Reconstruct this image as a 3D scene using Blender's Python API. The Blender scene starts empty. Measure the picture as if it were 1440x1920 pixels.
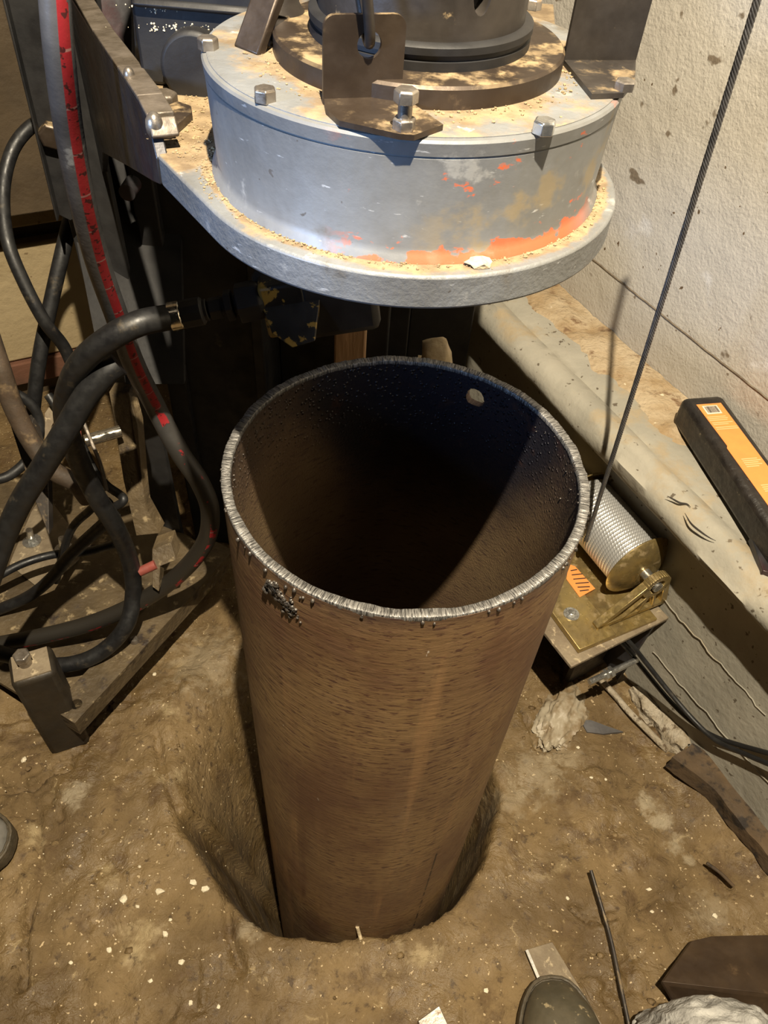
import bpy, bmesh, math, random
import numpy as np
from mathutils import Vector, Matrix

# ------------------------------------------------------------------ camera
SC = bpy.context.scene
COL = SC.collection
F, CX, CY = 1442.0, 720.0, 960.0
CAM = Vector((-.0162, -.4868, .4686))          # z = 0 is the level of the pipe's cut rim
GZ = -.843                                      # dirt level
_d = Vector((604-CX, 2280-CY, F)).normalized()
_up = -_d
_f = Vector((0, 0, 1)); _fh = (_f - _up*_f.dot(_up)).normalized()
_rt = _fh.cross(_up)
RM = Matrix((_rt, _fh, _up))                    # camera (x right, y down, z forward) -> world

def ray(px, py): return RM @ Vector(((px-CX)/F, (py-CY)/F, 1))
def dp(px, py, d): return CAM + ray(px, py)*d                   # at a distance in front of the lens
def at(px, py, z):
    r = ray(px, py); return CAM + r*((z-CAM.z)/r.z)              # at a height
def on(px, py, p0, n):
    r = ray(px, py); p0 = Vector(p0); n = Vector(n); return CAM + r*((p0-CAM).dot(n)/r.dot(n))

cd = bpy.data.cameras.new('camera'); cam = bpy.data.objects.new('camera', cd); COL.objects.link(cam)
cd.sensor_fit = 'VERTICAL'; cd.sensor_height = 36; cd.lens = 36*F/1920; cd.clip_start = .01
rot = Matrix((RM.col[0], -RM.col[1], -RM.col[2])).transposed()
cam.matrix_world = Matrix.Translation(CAM) @ rot.to_4x4()
SC.camera = cam

# ------------------------------------------------------------------ light and exposure
def lamp(name, kind, loc, energy, color, size=.03, **k):
    l = bpy.data.lights.new(name, kind); l.energy = energy; l.color = color
    if kind == 'POINT': l.shadow_soft_size = size
    if kind == 'AREA': l.size = size
    o = bpy.data.objects.new(name, l); COL.objects.link(o); o.location = loc
    return o
lamp('work_light', 'POINT', (.05, -.54, 1.50), 350, (1.0, .87, .66), .012)
_a = lamp('cool_light', 'SPOT', (-.85, -.72, .50), 55, (.34, .56, 1.0))
_a.data.spot_size = math.radians(38); _a.data.spot_blend = 1; _a.data.shadow_soft_size = .10
_a.rotation_euler = (Vector((-.10, 0, .34))-_a.location).to_track_quat('-Z', 'Y').to_euler()
w = bpy.data.worlds.new('world'); SC.world = w; w.use_nodes = True
w.node_tree.nodes['Background'].inputs[0].default_value = (.75, .70, .6, 1)
w.node_tree.nodes['Background'].inputs[1].default_value = .004
vs = SC.view_settings
vs.view_transform = 'Standard'; vs.look = 'None'; vs.gamma = 1; vs.use_curve_mapping = False
vs.exposure = .0

# ------------------------------------------------------------------ materials
class NT:
    def __init__(s, m):
        s.t = m.node_tree; s.n = s.t.nodes; s.l = s.t.links
        s.b = s.n['Principled BSDF']; s.tc = s.n.new('ShaderNodeTexCoord')
    def val(s, sock, v):
        if hasattr(v, 'is_output'): s.l.new(v, sock)
        else: sock.default_value = v
    def coord(s, scale=(1, 1, 1), uv=False, off=(0, 0, 0), rot=(0, 0, 0)):
        m = s.n.new('ShaderNodeMapping'); m.inputs['Scale'].default_value = scale
        m.inputs['Location'].default_value = off; m.inputs['Rotation'].default_value = rot
        s.l.new(s.tc.outputs['UV' if uv else 'Object'], m.inputs['Vector']); return m.outputs[0]
    def noise(s, co, scale, detail=4, rough=.6, dist=0):
        x = s.n.new('ShaderNodeTexNoise'); s.l.new(co, x.inputs['Vector'])
        x.inputs['Scale'].default_value = scale; x.inputs['Detail'].default_value = detail
        x.inputs['Roughness'].default_value = rough; x.inputs['Distortion'].default_value = dist
        return x.outputs['Fac']
    def voro(s, co, scale, feature='F1'):
        x = s.n.new('ShaderNodeTexVoronoi'); s.l.new(co, x.inputs['Vector']); x.feature = feature
        x.inputs['Scale'].default_value = scale; return x.outputs['Distance']
    def ramp(s, v, lo, hi, a=0., b=1.):
        x = s.n.new('ShaderNodeMapRange'); s.l.new(v, x.inputs[0])
        for i, q in enumerate((lo, hi, a, b)): s.val(x.inputs[i+1], q)
        x.interpolation_type = 'SMOOTHSTEP'; return x.outputs[0]
    def math(s, op, a, b=0.):
        x = s.n.new('ShaderNodeMath'); x.operation = op; s.val(x.inputs[0], a); s.val(x.inputs[1], b); return x.outputs[0]
    def mix(s, f, a, b):
        x = s.n.new('ShaderNodeMix'); x.data_type = 'RGBA'; s.val(x.inputs[0], f)
        for i, v in ((6, a), (7, b)):
            if isinstance(v, tuple): x.inputs[i].default_value = v+(1,) if len(v) == 3 else v
            else: s.l.new(v, x.inputs[i])
        return x.outputs[2]
    def xyz(s, uv=False):
        x = s.n.new('ShaderNodeSeparateXYZ'); s.l.new(s.tc.outputs['UV' if uv else 'Object'], x.inputs[0]); return x.outputs
    def bump(s, h, strength, dist, prev=None):
        x = s.n.new('ShaderNodeBump'); s.l.new(h, x.inputs['Height'])
        x.inputs['Strength'].default_value = strength; x.inputs['Distance'].default_value = dist
        if prev: s.l.new(prev, x.inputs['Normal'])
        return x.outputs[0]

def mk(name):
    m = bpy.data.materials.new(name); m.use_nodes = True; return m, NT(m)

def mat(name, c1, c2=None, scale=12, rough=.6, metal=0., bump=.3, bscale=120, bdist=.001, layers=(), stretch=(1, 1, 1), rv=.12, dust=0.):
    """base colour pair by noise; layers = (colour, scale, lo, hi, seed[, roughness]) patches of dirt, paint, rust"""
    m, t = mk(name); co = t.coord(stretch)
    col = t.mix(t.ramp(t.noise(co, scale), .3, .7), c1, c2 or c1)
    met = metal; ro = t.ramp(t.noise(co, scale*3.1), .3, .7, max(rough-rv, .03), min(rough+rv, 1))
    for L in layers:
        k = t.ramp(t.noise(t.coord(stretch, off=(L[4], L[4]*.7, -L[4])), L[1], 6, .62), L[2], L[3])
        col = t.mix(k, col, L[0])
        if metal:
            x = t.math('SUBTRACT', 1., k); met = t.math('MULTIPLY', x, met)
    if dust:
        g = t.n.new('ShaderNodeNewGeometry'); sx = t.n.new('ShaderNodeSeparateXYZ'); t.l.new(g.outputs['Normal'], sx.inputs[0])
        k = t.math('MULTIPLY', t.ramp(sx.outputs[2], .5, .9), t.ramp(t.noise(t.coord(off=(8, 1, 5)), 38, 6, .65), .58-dust*.3, .72-dust*.3))
        col = t.mix(k, col, t.mix(t.ramp(t.noise(co, 70, 4), .35, .65), (.27, .195, .105), (.14, .10, .055)))
        met = t.math('MULTIPLY', t.math('SUBTRACT', 1., k), met); ro = t.math('MAXIMUM', ro, t.math('MULTIPLY', k, .8))
    t.val(t.b.inputs['Base Color'], col); t.val(t.b.inputs['Roughness'], ro); t.val(t.b.inputs['Metallic'], met)
    if bump:
        h = t.bump(t.noise(co, bscale, 5, .6), bump, bdist)
        h = t.bump(t.noise(co, scale*1.7, 3), bump*.6, bdist*3, h)
        t.l.new(h, t.b.inputs['Normal'])
    return m

DUST = (.32, .20, .085)
M = {}
M['black_steel'] = mat('black_steel', (.006, .006, .007), (.013, .012, .012), 9, .6, 0, .4, 60, .001, [((.07, .055, .035), 16, .68, .78, 3)])
M['grey_steel'] = mat('grey_steel', (.030, .030, .034), (.066, .064, .068), 14, .42, .5, .35, 70, .001, [((.035, .018, .02), 8, .5, .62, 2), ((.14, .10, .06), 30, .64, .74, 5)])
M['edge_steel'] = mat('edge_steel', (.15, .125, .10), (.085, .068, .05), 40, .5, .35, .5, 160, .001)
M['mast_grey'] = mat('dull_mast_paint', (.018, .018, .019), (.030, .029, .029), 12, .65, 0, .3, 60, .001)
M['brown_steel'] = mat('brown_steel', (.042, .030, .022), (.066, .048, .034), 18, .45, .55, .3, 90, .0008, [((.16, .11, .06), 40, .60, .75, 4)], dust=.36)
M['dark_steel'] = mat('dark_steel', (.036, .031, .028), (.065, .055, .047), 18, .5, .5, .3, 90, .0008, [((.30, .22, .12), 60, .66, .74, 8)], dust=.3)
M['bolt'] = mat('bolt_steel', (.22, .19, .16), (.40, .36, .31), 60, .35, .8, .3, 200, .0005, [((.22, .14, .07), 120, .6, .72, 1)])
M['zinc_bolt'] = mat('zinc_bolt_steel', (.50, .50, .48), (.62, .62, .60), 60, .28, .9, .2, 200, .0004)
M['brass'] = mat('yellow_zinc', (.42, .31, .12), (.33, .25, .12), 30, .36, .75, .25, 160, .0006, [((.24, .18, .10), 50, .55, .7, 3)])
M['dusty_plate'] = mat('dusty_plate', (.26, .21, .14), (.17, .13, .085), 22, .75, .15, .7, 90, .002, [((.42, .34, .22), 60, .58, .68, 5)])
M['deck'] = mat('dirt_caked_deck', (.125, .09, .048), (.07, .05, .027), 14, .62, .1, .9, 70, .003, [((.30, .23, .13), 40, .58, .70, 5), ((.03, .02, .014), 18, .58, .68, 8)])  # caked dirt, darkened further to carry the shade of the rig above
M['rubber'] = mat('rubber', (.007, .007, .008), (.013, .013, .013), 26, .50, 0, .25, 130, .0006, [((.085, .068, .045), 30, .60, .78, 9)])
M['dirty_rubber'] = mat('dirty_rubber', (.040, .030, .021), (.075, .050, .032), 26, .6, 0, .4, 130, .001, [((.16, .11, .06), 45, .52, .70, 9), ((.13, .02, .02), 30, .63, .67, 3)])
M['wood'] = mat('old_wood', (.30, .18, .09), (.20, .12, .06), 14, .8, 0, .9, 60, .003, stretch=(1, 1, .15))
M['broken_wood'] = mat('broken_wood', (.05, .034, .02), (.11, .07, .035), 10, .85, 0, 1, 50, .003, [((.02, .014, .01), 25, .5, .62, 2)])
M['fresh_wood'] = mat('fresh_wood', (.48, .25, .10), (.30, .15, .06), 30, .7, 0, .6, 90, .002)
M['flaky'] = mat('flaky_board', (.40, .35, .27), (.26, .21, .14), 40, .85, 0, 1, 60, .004, [((.10, .07, .04), 50, .56, .66, 2)])
M['stone'] = mat('pale_stone', (.55, .45, .30), (.42, .33, .20), 60, .8, 0, .5, 200, .001)
M['white_chip'] = mat('white_chip', (.75, .68, .52), (.55, .46, .30), 60, .7, 0, .3, 200, .0005)
M['crumb'] = mat('mud_crumb', (.34, .25, .135), (.20, .14, .075), 90, .85, 0, .5, 300, .0005)
M['black_box'] = mat('black_plastic', (.012, .010, .009), (.026, .021, .017), 30, .45, 0, .8, 110, .0015, [((.20, .16, .10), 90, .66, .74, 5)])
M['orange_label'] = mat('orange_label', (.86, .30, .075), (.80, .27, .07), 40, .5, 0, .1, 90, .0003)
M['white_print'] = mat('white_print', (.72, .62, .50), None, 20, .5, 0, 0)
M['pale_orange_print'] = mat('pale_orange_print', (.88, .47, .22), None, 20, .5, 0, 0)
M['black_print'] = mat('black_print', (.03, .025, .02), None, 20, .5, 0, 0)
M['pink'] = mat('pink_paint', (.26, .065, .05), (.17, .05, .04), 30, .5, 0, .2)
M['yellow_paint'] = mat('chipped_yellow_paint', (.010, .010, .010), (.022, .02, .018), 20, .5, .2, .5, 80, .0015, [((.30, .19, .035), 26, .53, .56, 4)])
M['jack'] = mat('oily_steel', (.028, .022, .015), (.045, .035, .023), 18, .55, .3, .4, 80, .001)
M['rust_plate'] = mat('rust_brown_plate', (.050, .032, .020), (.085, .055, .032), 12, .5, .3, .3, 60, .001, [((.16, .10, .05), 14, .60, .72, 2)])
M['leather'] = mat('dusty_leather', (.060, .052, .034), (.095, .080, .052), 24, .42, 0, .35, 120, .0008, [((.30, .24, .14), 70, .62, .70, 6)])
M['welt'] = mat('boot_welt', (.045, .036, .022), (.085, .066, .040), 60, .6, 0, .6, 200, .001)
M['grey_cloth'] = mat('dusty_cloth', (.46, .45, .42), (.26, .25, .23), 26, .85, 0, .9, 70, .004, [((.62, .58, .5), 35, .60, .74, 3)])
M['grey_rubber'] = mat('grey_rubber', (.19, .18, .16), (.11, .105, .09), 30, .55, 0, .3, 90, .001)
M['grey_plastic'] = mat('grey_plastic', (.10, .095, .095), (.075, .07, .07), 30, .45, 0, .2)
M['chrome'] = mat('chrome', (.62, .56, .44), (.70, .65, .55), 40, .18, .95, .1)

def wall_mat():
    m, t = mk('rough_painted_concrete'); co = t.coord()
    c = t.mix(t.ramp(t.noise(co, 3.2, 5), .3, .7), (.47, .435, .375), (.55, .515, .45))
    c = t.mix(t.ramp(t.noise(co, 9, 5), .60, .75), c, (.64, .62, .59))
    c = t.mix(t.ramp(t.noise(t.coord(off=(5, 2, 1)), 21, 3, .5), .68, .72), c, (.20, .16, .115))
    c = t.mix(t.ramp(t.noise(t.coord(off=(1, 7, 1)), 60, 2, .5), .715, .74), c, (.13, .085, .045))
    c = t.mix(t.ramp(t.xyz()[2], -.33, -.22, 1, 0), c, (.44, .41, .36))
    t.l.new(c, t.b.inputs['Base Color']); t.b.inputs['Roughness'].default_value = .72
    h = t.bump(t.noise(co, 190, 3, .55), .55, .0022)
    h = t.bump(t.noise(co, 26, 4), .5, .006, h)
    t.l.new(h, t.b.inputs['Normal']); return m
M['wall'] = wall_mat()

def slab_mat():
    m, t = mk('footing_concrete'); co = t.coord()
    c = t.mix(t.ramp(t.noise(co, 6, 5), .3, .7), (.35, .325, .265), (.265, .25, .205))
    c = t.mix(t.ramp(t.noise(co, 70, 2), .66, .72), c, (.10, .08, .055))
    up = t.n.new('ShaderNodeNewGeometry'); s = t.n.new('ShaderNodeSeparateXYZ'); t.l.new(up.outputs['Normal'], s.inputs[0])
    k = t.math('MULTIPLY', t.ramp(s.outputs[2], .35, .9), t.ramp(t.noise(t.coord(off=(3, 3, 3)), 9, 6, .65), .50, .66))
    c = t.mix(k, c, (.33, .265, .17))                     # mud lying on the ledge
    t.l.new(c, t.b.inputs['Base Color']); t.b.inputs['Roughness'].default_value = .8
    h = t.bump(t.noise(co, 120, 4), .5, .002); h = t.bump(t.noise(co, 14, 3), .4, .01, h)
    t.l.new(h, t.b.inputs['Normal']); return m
M['slab'] = slab_mat()
M['ledge_mud'] = mat('ledge_mud', (.30, .205, .105), (.44, .35, .23), 14, .85, 0, 1, 80, .005, [((.17, .10, .05), 20, .58, .68, 3), ((.72, .62, .45), 45, .66, .72, 7)])
M['block'] = mat('concrete_block', (.42, .33, .19), (.34, .26, .14), 5, .85, 0, .6, 60, .004, [((.20, .14, .07), 26, .64, .70, 3)])
M['red_brick'] = mat('red_brick', (.16, .07, .04), (.10, .05, .03), 10, .85, 0, .6, 60, .003)
M['shade_brown'] = mat('shade_brown', (.05, .034, .018), (.085, .058, .03), 6, .8, 0, .6, 40, .004)  # brown kept dark so the colour carries the back wall's shade

def dirt_mat():
    m, t = mk('clay_dirt'); co = t.coord()
    c = t.mix(t.ramp(t.noise(co, 4.5, 6, .6, .6), .3, .7), (.100, .062, .023), (.205, .137, .060))
    c = t.mix(t.ramp(t.noise(t.coord(off=(4, 1, 2)), 15, 6, .65), .52, .70), c, (.095, .056, .022))
    c = t.mix(t.ramp(t.noise(t.coord(off=(9, 3, 2)), 7, 6, .65), .60, .72), c, (.34, .26, .14))
    c = t.mix(t.ramp(t.noise(t.coord(off=(2, 8, 2)), 60, 5, .65), .56, .70), c, (.075, .046, .02))
    c = t.mix(t.ramp(t.noise(t.coord(off=(7, 8, 2)), 34, 6, .7, 1), .60, .74), c, (.33, .245, .125))
    c = t.mix(t.ramp(t.noise(t.coord(off=(2, 3, 9)), 150, 2, .5), .69, .72), c, (.50, .38, .22))
    # pale crusts of old plaster trodden into the clay
    for (x, y, r, k) in ((1215, 1505, .026, 1), (1240, 1540, .028, 1), (1268, 1580, .024, .9), (1295, 1610, .016, .8), (1010, 1450, .075, .6), (960, 1500, .05, .5), (1060, 1415, .05, .5), (140, 1490, .035, .8), (1340, 1712, .05, .45), (470, 1745, .03, .6), (380, 1240, .10, .55)):
        q = at(x, y, GZ); d = t.n.new('ShaderNodeVectorMath'); d.operation = 'DISTANCE'
        t.l.new(t.coord((1, 1, 0)), d.inputs[0]); d.inputs[1].default_value = (q.x, q.y, 0)
        m_ = t.ramp(t.math('ADD', t.math('MULTIPLY', d.outputs['Value'], 1/r), t.math('MULTIPLY', t.noise(co, 45, 6, .7), 2.6)), 1.40, 2.20, k*.75, 0)
        c = t.mix(m_, c, (.36, .30, .20))
    t.l.new(c, t.b.inputs['Base Color'])
    t.l.new(t.ramp(t.noise(co, 11, 4), .35, .65, .45, .85), t.b.inputs['Roughness'])
    h = t.bump(t.noise(co, 220, 3, .6), .5, .0015)
    h = t.bump(t.noise(co, 55, 5, .6, .5), .7, .005, h)
    h = t.bump(t.noise(t.coord((1, 1, 1), off=(2, 2, 2)), 22, 6, .65, 1.5), .6, .012, h)
    t.l.new(h, t.b.inputs['Normal']); return m
M['dirt'] = dirt_mat()

def on_cyl(px, py, rad, far):
    d = ray(px, py); a = d.x**2+d.y**2; b = 2*(CAM.x*d.x+CAM.y*d.y); c = CAM.x**2+CAM.y**2-rad*rad
    D = math.sqrt(max(b*b-4*a*c, 0)); return CAM+d*((-b+(D if far else -D))/(2*a))
_q = on_cyl(838, 1540, .16, False); SEAM_U = (math.atan2(_q.y, _q.x) % (2*math.pi))*.16
def pipe_out_mat():
    m, t = mk('rusty_pipe_outside'); uv = t.coord((1, 1, 1), True)
    c = t.mix(t.ramp(t.noise(uv, 5, 5, .6), .32, .68), (.260, .162, .074), (.170, .098, .048))
    c = t.mix(t.ramp(t.noise(t.coord((70, 300, 1), True), 1, 4, .6, .3), t.ramp(t.noise(t.coord((6, 5, 1), True, (2, 2, 0)), 1, 2), .35, .65, .575, .515), .62), c, (.085, .040, .025))     # mill scale flecks, lying round the pipe
    c = t.mix(t.math('MULTIPLY', t.ramp(t.noise(t.coord((30, 1.8, 1), True, (3, 1, 0)), 1, 4), .55, .68), .55), c, (.33, .19, .085))  # handling scrapes running down
    c = t.mix(t.math('MULTIPLY', t.ramp(t.noise(t.coord((16, 1.7, 1), True, (7, 4, 0)), 1, 4), .58, .70), .6), c, (.095, .038, .02))
    c = t.mix(t.ramp(t.noise(t.coord((90, 30, 1), True, (5, 9, 0)), 1, 3), .735, .76), c, (.55, .48, .40))
    c = t.mix(t.math('MULTIPLY', t.ramp(t.noise(t.coord((9, 4, 1), True, (1, 8, 0)), 1, 4), .45, .65), .65), c, (.115, .052, .030))
    v = t.xyz(True)
    seam = t.math('MULTIPLY', t.math('MULTIPLY', t.ramp(t.math('ABSOLUTE', t.math('SUBTRACT', v[0], SEAM_U)), .0008, .002, 1, 0), t.ramp(v[1], -.52, -.56)), t.ramp(t.noise(t.coord((10, 60, 1), True), 1, 3), .42, .5))
    c = t.mix(seam, c, (.03, .018, .012))
    heat = t.ramp(t.math('ADD', v[1], t.math('MULTIPLY', t.noise(uv, 18, 4), .05)), .0, .035)
    c = t.mix(t.math('MULTIPLY', heat, .75), c, (.045, .026, .026))
    t.l.new(c, t.b.inputs['Base Color']); t.b.inputs['Metallic'].default_value = .15
    t.l.new(t.ramp(t.noise(uv, 30, 4), .3, .7, .42, .66), t.b.inputs['Roughness'])
    h = t.bump(t.noise(t.coord((30, 130, 1), True), 1, 5, .6), .45, .0018)
    h = t.bump(t.noise(uv, 400, 3), .3, .0006, h)
    t.l.new(h, t.b.inputs['Normal']); return m
M['pipe_out'] = pipe_out_mat()

def pipe_in_mat():
    m, t = mk('pipe_bore'); uv = t.coord((1, 1, 1), True); v = t.xyz(True)
    c = t.mix(t.ramp(t.noise(uv, 7, 5), .3, .7), (.150, .100, .050), (.105, .064, .034))
    c = t.mix(t.ramp(t.noise(t.coord((60, 240, 1), True), 1, 5), .52, .68), c, (.060, .034, .022))
    # blued by the torch near the cut, most on the far side and to the right
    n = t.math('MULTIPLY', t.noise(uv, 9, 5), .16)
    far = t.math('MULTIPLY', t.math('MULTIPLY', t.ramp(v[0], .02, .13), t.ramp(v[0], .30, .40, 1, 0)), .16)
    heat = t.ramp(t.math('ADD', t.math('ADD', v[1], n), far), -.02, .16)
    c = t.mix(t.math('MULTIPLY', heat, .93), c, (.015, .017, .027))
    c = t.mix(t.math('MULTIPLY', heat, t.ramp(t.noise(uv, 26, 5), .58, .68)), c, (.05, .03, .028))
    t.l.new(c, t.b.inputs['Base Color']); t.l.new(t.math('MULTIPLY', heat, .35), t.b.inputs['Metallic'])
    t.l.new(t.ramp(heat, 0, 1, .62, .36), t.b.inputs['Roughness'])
    h = t.bump(t.noise(uv, 330, 3), .7, .0012)
    sp = t.ramp(t.voro(uv, 170), .10, .34, 1, 0)
    h = t.bump(t.math('MULTIPLY', sp, t.ramp(v[1], -.12, -.01)), .8, .0035, h)
    t.l.new(h, t.b.inputs['Normal']); return m
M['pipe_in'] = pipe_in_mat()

def rim_mat():
    m, t = mk('torch_cut_edge'); uv = t.coord((1, 1, 1), True)
    w = t.noise(t.coord((900, 170, 1), True, rot=(0, 0, .35)), 1, 3, .6, .8)
    c = t.mix(t.ramp(w, .35, .65), (.035, .033, .031), (.26, .25, .235))
    t.l.new(c, t.b.inputs['Base Color']); t.b.inputs['Metallic'].default_value = .5; t.b.inputs['Roughness'].default_value = .42
    t.l.new(t.bump(w, .7, .0012), t.b.inputs['Normal']); return m
M['rim'] = rim_mat()

def galv_mat(name, paint=None, dust=None):
    m, t = mk(name); co = t.coord()
    c = t.mix(t.ramp(t.noise(co, 14, 5, .6), .3, .7), (.235, .245, .255), (.165, .165, .16))
    c = t.mix(t.ramp(t.noise(t.coord(off=(3, 0, 0)), 22, 6, .6), .58, .74), c, (.15, .13, .10))
    c = t.mix(t.ramp(t.noise(t.coord((1, 1, 5), rot=(.3, .2, .5)), 60, 5, .6), .66, .71), c, (.46, .47, .48))
    c = t.mix(t.ramp(t.noise(t.coord(off=(2, 6, 4)), 34, 5, .65), .60, .70), c, (.36, .36, .35))
    c = t.mix(t.ramp(t.noise(t.coord(off=(0, 6, 0)), 120, 2, .5), .73, .76), c, (.12, .11, .10))
    met = .35
    p = t.xyz(); ks = []
    if paint:                                    # splashes of old orange paint low on the right front
        a = t.math('MULTIPLY', t.ramp(p[0], -.045, -.010), t.ramp(p[0], .098, .125, 1, 0))
        z = p[2]
        lowz = t.ramp(z, paint[0], paint[1], 1, 0)
        pt = t.math('MULTIPLY', t.math('MULTIPLY', a, t.ramp(p[1], -.01, .02, 1, 0)),
                    t.ramp(t.math('ADD', t.noise(t.coord((1, 1, 1.6), off=(1.3, 0, .4)), 44, 5, .6), t.math('MULTIPLY', t.math('POWER', lowz, 3.), .20)), .610, .650))
        c = t.mix(t.math('MULTIPLY', pt, .9), c, (.50, .10, .030)); ks.append(pt)
        k2 = t.math('MULTIPLY', t.ramp(p[0], -.02, .05), t.ramp(t.noise(t.coord(off=(6, 6, 0)), 30, 5), .54, .66))
        c = t.mix(t.math('MULTIPLY', k2, .8), c, (.21, .165, .095)); ks.append(k2)
    if dust:                                     # drilling dust lying on top
        g = t.n.new('ShaderNodeNewGeometry'); s = t.n.new('ShaderNodeSeparateXYZ'); t.l.new(g.outputs['Normal'], s.inputs[0])
        up = t.ramp(s.outputs[2], .6, .95)
        x = t.math('MULTIPLY', p[0], p[0]); y = t.math('MULTIPLY', p[1], p[1]); r = t.math('SQRT', t.math('ADD', x, y))
        near = t.ramp(r, dust[0], dust[1], dust[2], dust[3])
        if name.endswith('flange'): near = t.math('MAXIMUM', near, t.ramp(t.math('ADD', t.math('MULTIPLY', p[0], -.6), t.math('MULTIPLY', p[1], .8)), .045, .075, -.02, .34))
        k = t.math('MULTIPLY', up, t.ramp(t.math('ADD', t.noise(co, 26, 6, .65), near), .50, .66))
        dc = t.mix(t.ramp(t.noise(co, 60, 5), .35, .65), (.30, .22, .125), (.16, .11, .06))
        c = t.mix(t.math('MULTIPLY', k, dust[4]), c, dc); ks.append(k)
    for k in ks: met = t.math('MULTIPLY', t.math('SUBTRACT', 1., k), met)
    t.val(t.b.inputs['Metallic'], met); t.l.new(c, t.b.inputs['Base Color'])
    t.l.new(t.ramp(t.noise(co, 30, 4),   .3, .7, .46, .64), t.b.inputs['Roughness'])
    h = t.bump(t.noise(co, 160, 4), .22, .0008); h = t.bump(t.noise(t.coord((1, 1, .3)), 18, 4), .45, .003, h)
    if dust: h = t.bump(t.noise(co, 260, 4), .45, .0012, h)
    t.l.new(h, t.b.inputs['Normal']); return m
M['drum'] = galv_mat('scuffed_aluminium_drum', (.022, .050))
M['lid'] = galv_mat('dusty_aluminium_lid', None, (.07, .126, .22, .05, .9))
M['flange'] = galv_mat('dusty_aluminium_flange', None, (.127, .139, .40, -.02, .95))

def stripe_hose_mat():
    m, t = mk('red_striped_hose'); co = t.coord(); v = t.xyz(True)
    c = t.mix(t.ramp(t.noise(co, 20, 4), .3, .7), (.055, .056, .06), (.10, .10, .105))
    c = t.mix(t.ramp(t.noise(t.coord(off=(3, 3, 3)), 30, 5), .62, .70), c, (.24, .24, .23))
    u = v[0]; s = t.math('MULTIPLY', t.ramp(u, .855, .865), t.ramp(u, .985, .995, 1, 0))
    s = t.math('MULTIPLY', s, t.ramp(t.math('ADD', t.noise(co, 45, 4), t.ramp(v[1], .50, .70, .15, -.12)), .42, .46))
    c = t.mix(t.ramp(v[1], .42, .75), c, (.022, .019, .015))
    tick = t.ramp(t.math('ABSOLUTE', t.math('SUBTRACT', t.math('FRACT', t.math('MULTIPLY', v[1], 22.)), .5)), .47, .49)
    red = t.mix(tick, (.24, .014, .018), (.26, .13, .12))
    red = t.mix(t.ramp(t.noise(t.coord(off=(1, 1, 0)), 130, 2), .57, .62), red, (.05, .01, .01))
    c = t.mix(s, c, red)
    c = t.mix(t.math('MULTIPLY', t.ramp(t.xyz()[2], -.35, -.1, 1, 0), t.ramp(t.noise(co, 33, 5), .42, .6)), c, (.11, .08, .05))
    t.l.new(c, t.b.inputs['Base Color']); t.b.inputs['Roughness'].default_value = .45
    t.l.new(t.bump(t.noise(co, 120, 4), .35, .0008), t.b.inputs['Normal']); return m
M['stripe_hose'] = stripe_hose_mat()

def rope_mat(name, c1, c2, met, mult, tilt):
    m, t = mk(name); v = t.xyz(True)
    s = t.math('SINE', t.math('ADD', t.math('MULTIPLY', v[1], mult), t.math('MULTIPLY', v[0], tilt)))
    k = t.ramp(s, -1, 1)
    t.l.new(t.mix(k, c1, c2), t.b.inputs['Base Color']); t.b.inputs['Metallic'].default_value = met
    t.b.inputs['Roughness'].default_value = .34; t.l.new(t.bump(k, .35, .0008), t.b.inputs['Normal']); return m
M['coil'] = rope_mat('galvanised_wire_rope', (.46, .46, .45), (.62, .62, .61), .55, 2*math.pi/.0048, 2*math.pi*3)
M['wire'] = mat('dark_wire_rope', (.10, .10, .11), (.17, .17, .18), 30, .4, .7, .2, 200, .0003)
def bag_mat():
    m, t = mk('dusty_clear_plastic'); co = t.coord()
    t.l.new(t.mix(t.ramp(t.noise(co, 25, 5), .4, .65), (.42, .36, .26), (.24, .17, .09)), t.b.inputs['Base Color'])
    t.b.inputs['Roughness'].default_value = .5; t.b.inputs['Transmission Weight'].default_value = .15
    t.l.new(t.bump(t.noise(co, 60, 4), .5, .003), t.b.inputs['Normal']); return m
M['bag'] = bag_mat()

# ------------------------------------------------------------------ geometry helpers
def nb(): return bmesh.new()

def frame(d):
    d = Vector(d).normalized(); a = Vector((0, 0, 1)) if abs(d.z) < .9 else Vector((1, 0, 0))
    u = d.cross(a).normalized(); return u, u.cross(d).normalized(), d      # u, v, d

def box(bm, c, s, ax=None):
    """ax = three orthonormal axes"""
    c = Vector(c); X, Y, Z = [Vector(a) for a in (ax or ((1, 0, 0), (0, 1, 0), (0, 0, 1)))]
    v = [bm.verts.new(c+X*(i*s[0]/2)+Y*(j*s[1]/2)+Z*(k*s[2]/2)) for i in (-1, 1) for j in (-1, 1) for k in (-1, 1)]
    for q in ((0, 1, 3, 2), (4, 6, 7, 5), (0, 4, 5, 1), (2, 3, 7, 6), (0, 2, 6, 4), (1, 5, 7, 3)): bm.faces.new([v[i] for i in q])
    bmesh.ops.recalc_face_normals(bm, faces=bm.faces)

def prism(bm, pts, ext):
    pts = [Vector(p) for p in pts]; ext = Vector(ext)
    a = [bm.verts.new(p) for p in pts]; b = [bm.verts.new(p+ext) for p in pts]; n = len(a)
    bm.faces.new(a); bm.faces.new(b[::-1])
    for i in range(n): bm.faces.new((a[i], b[i], b[(i+1) % n], a[(i+1) % n]))
    bmesh.ops.recalc_face_normals(bm, faces=bm.faces)

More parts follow.
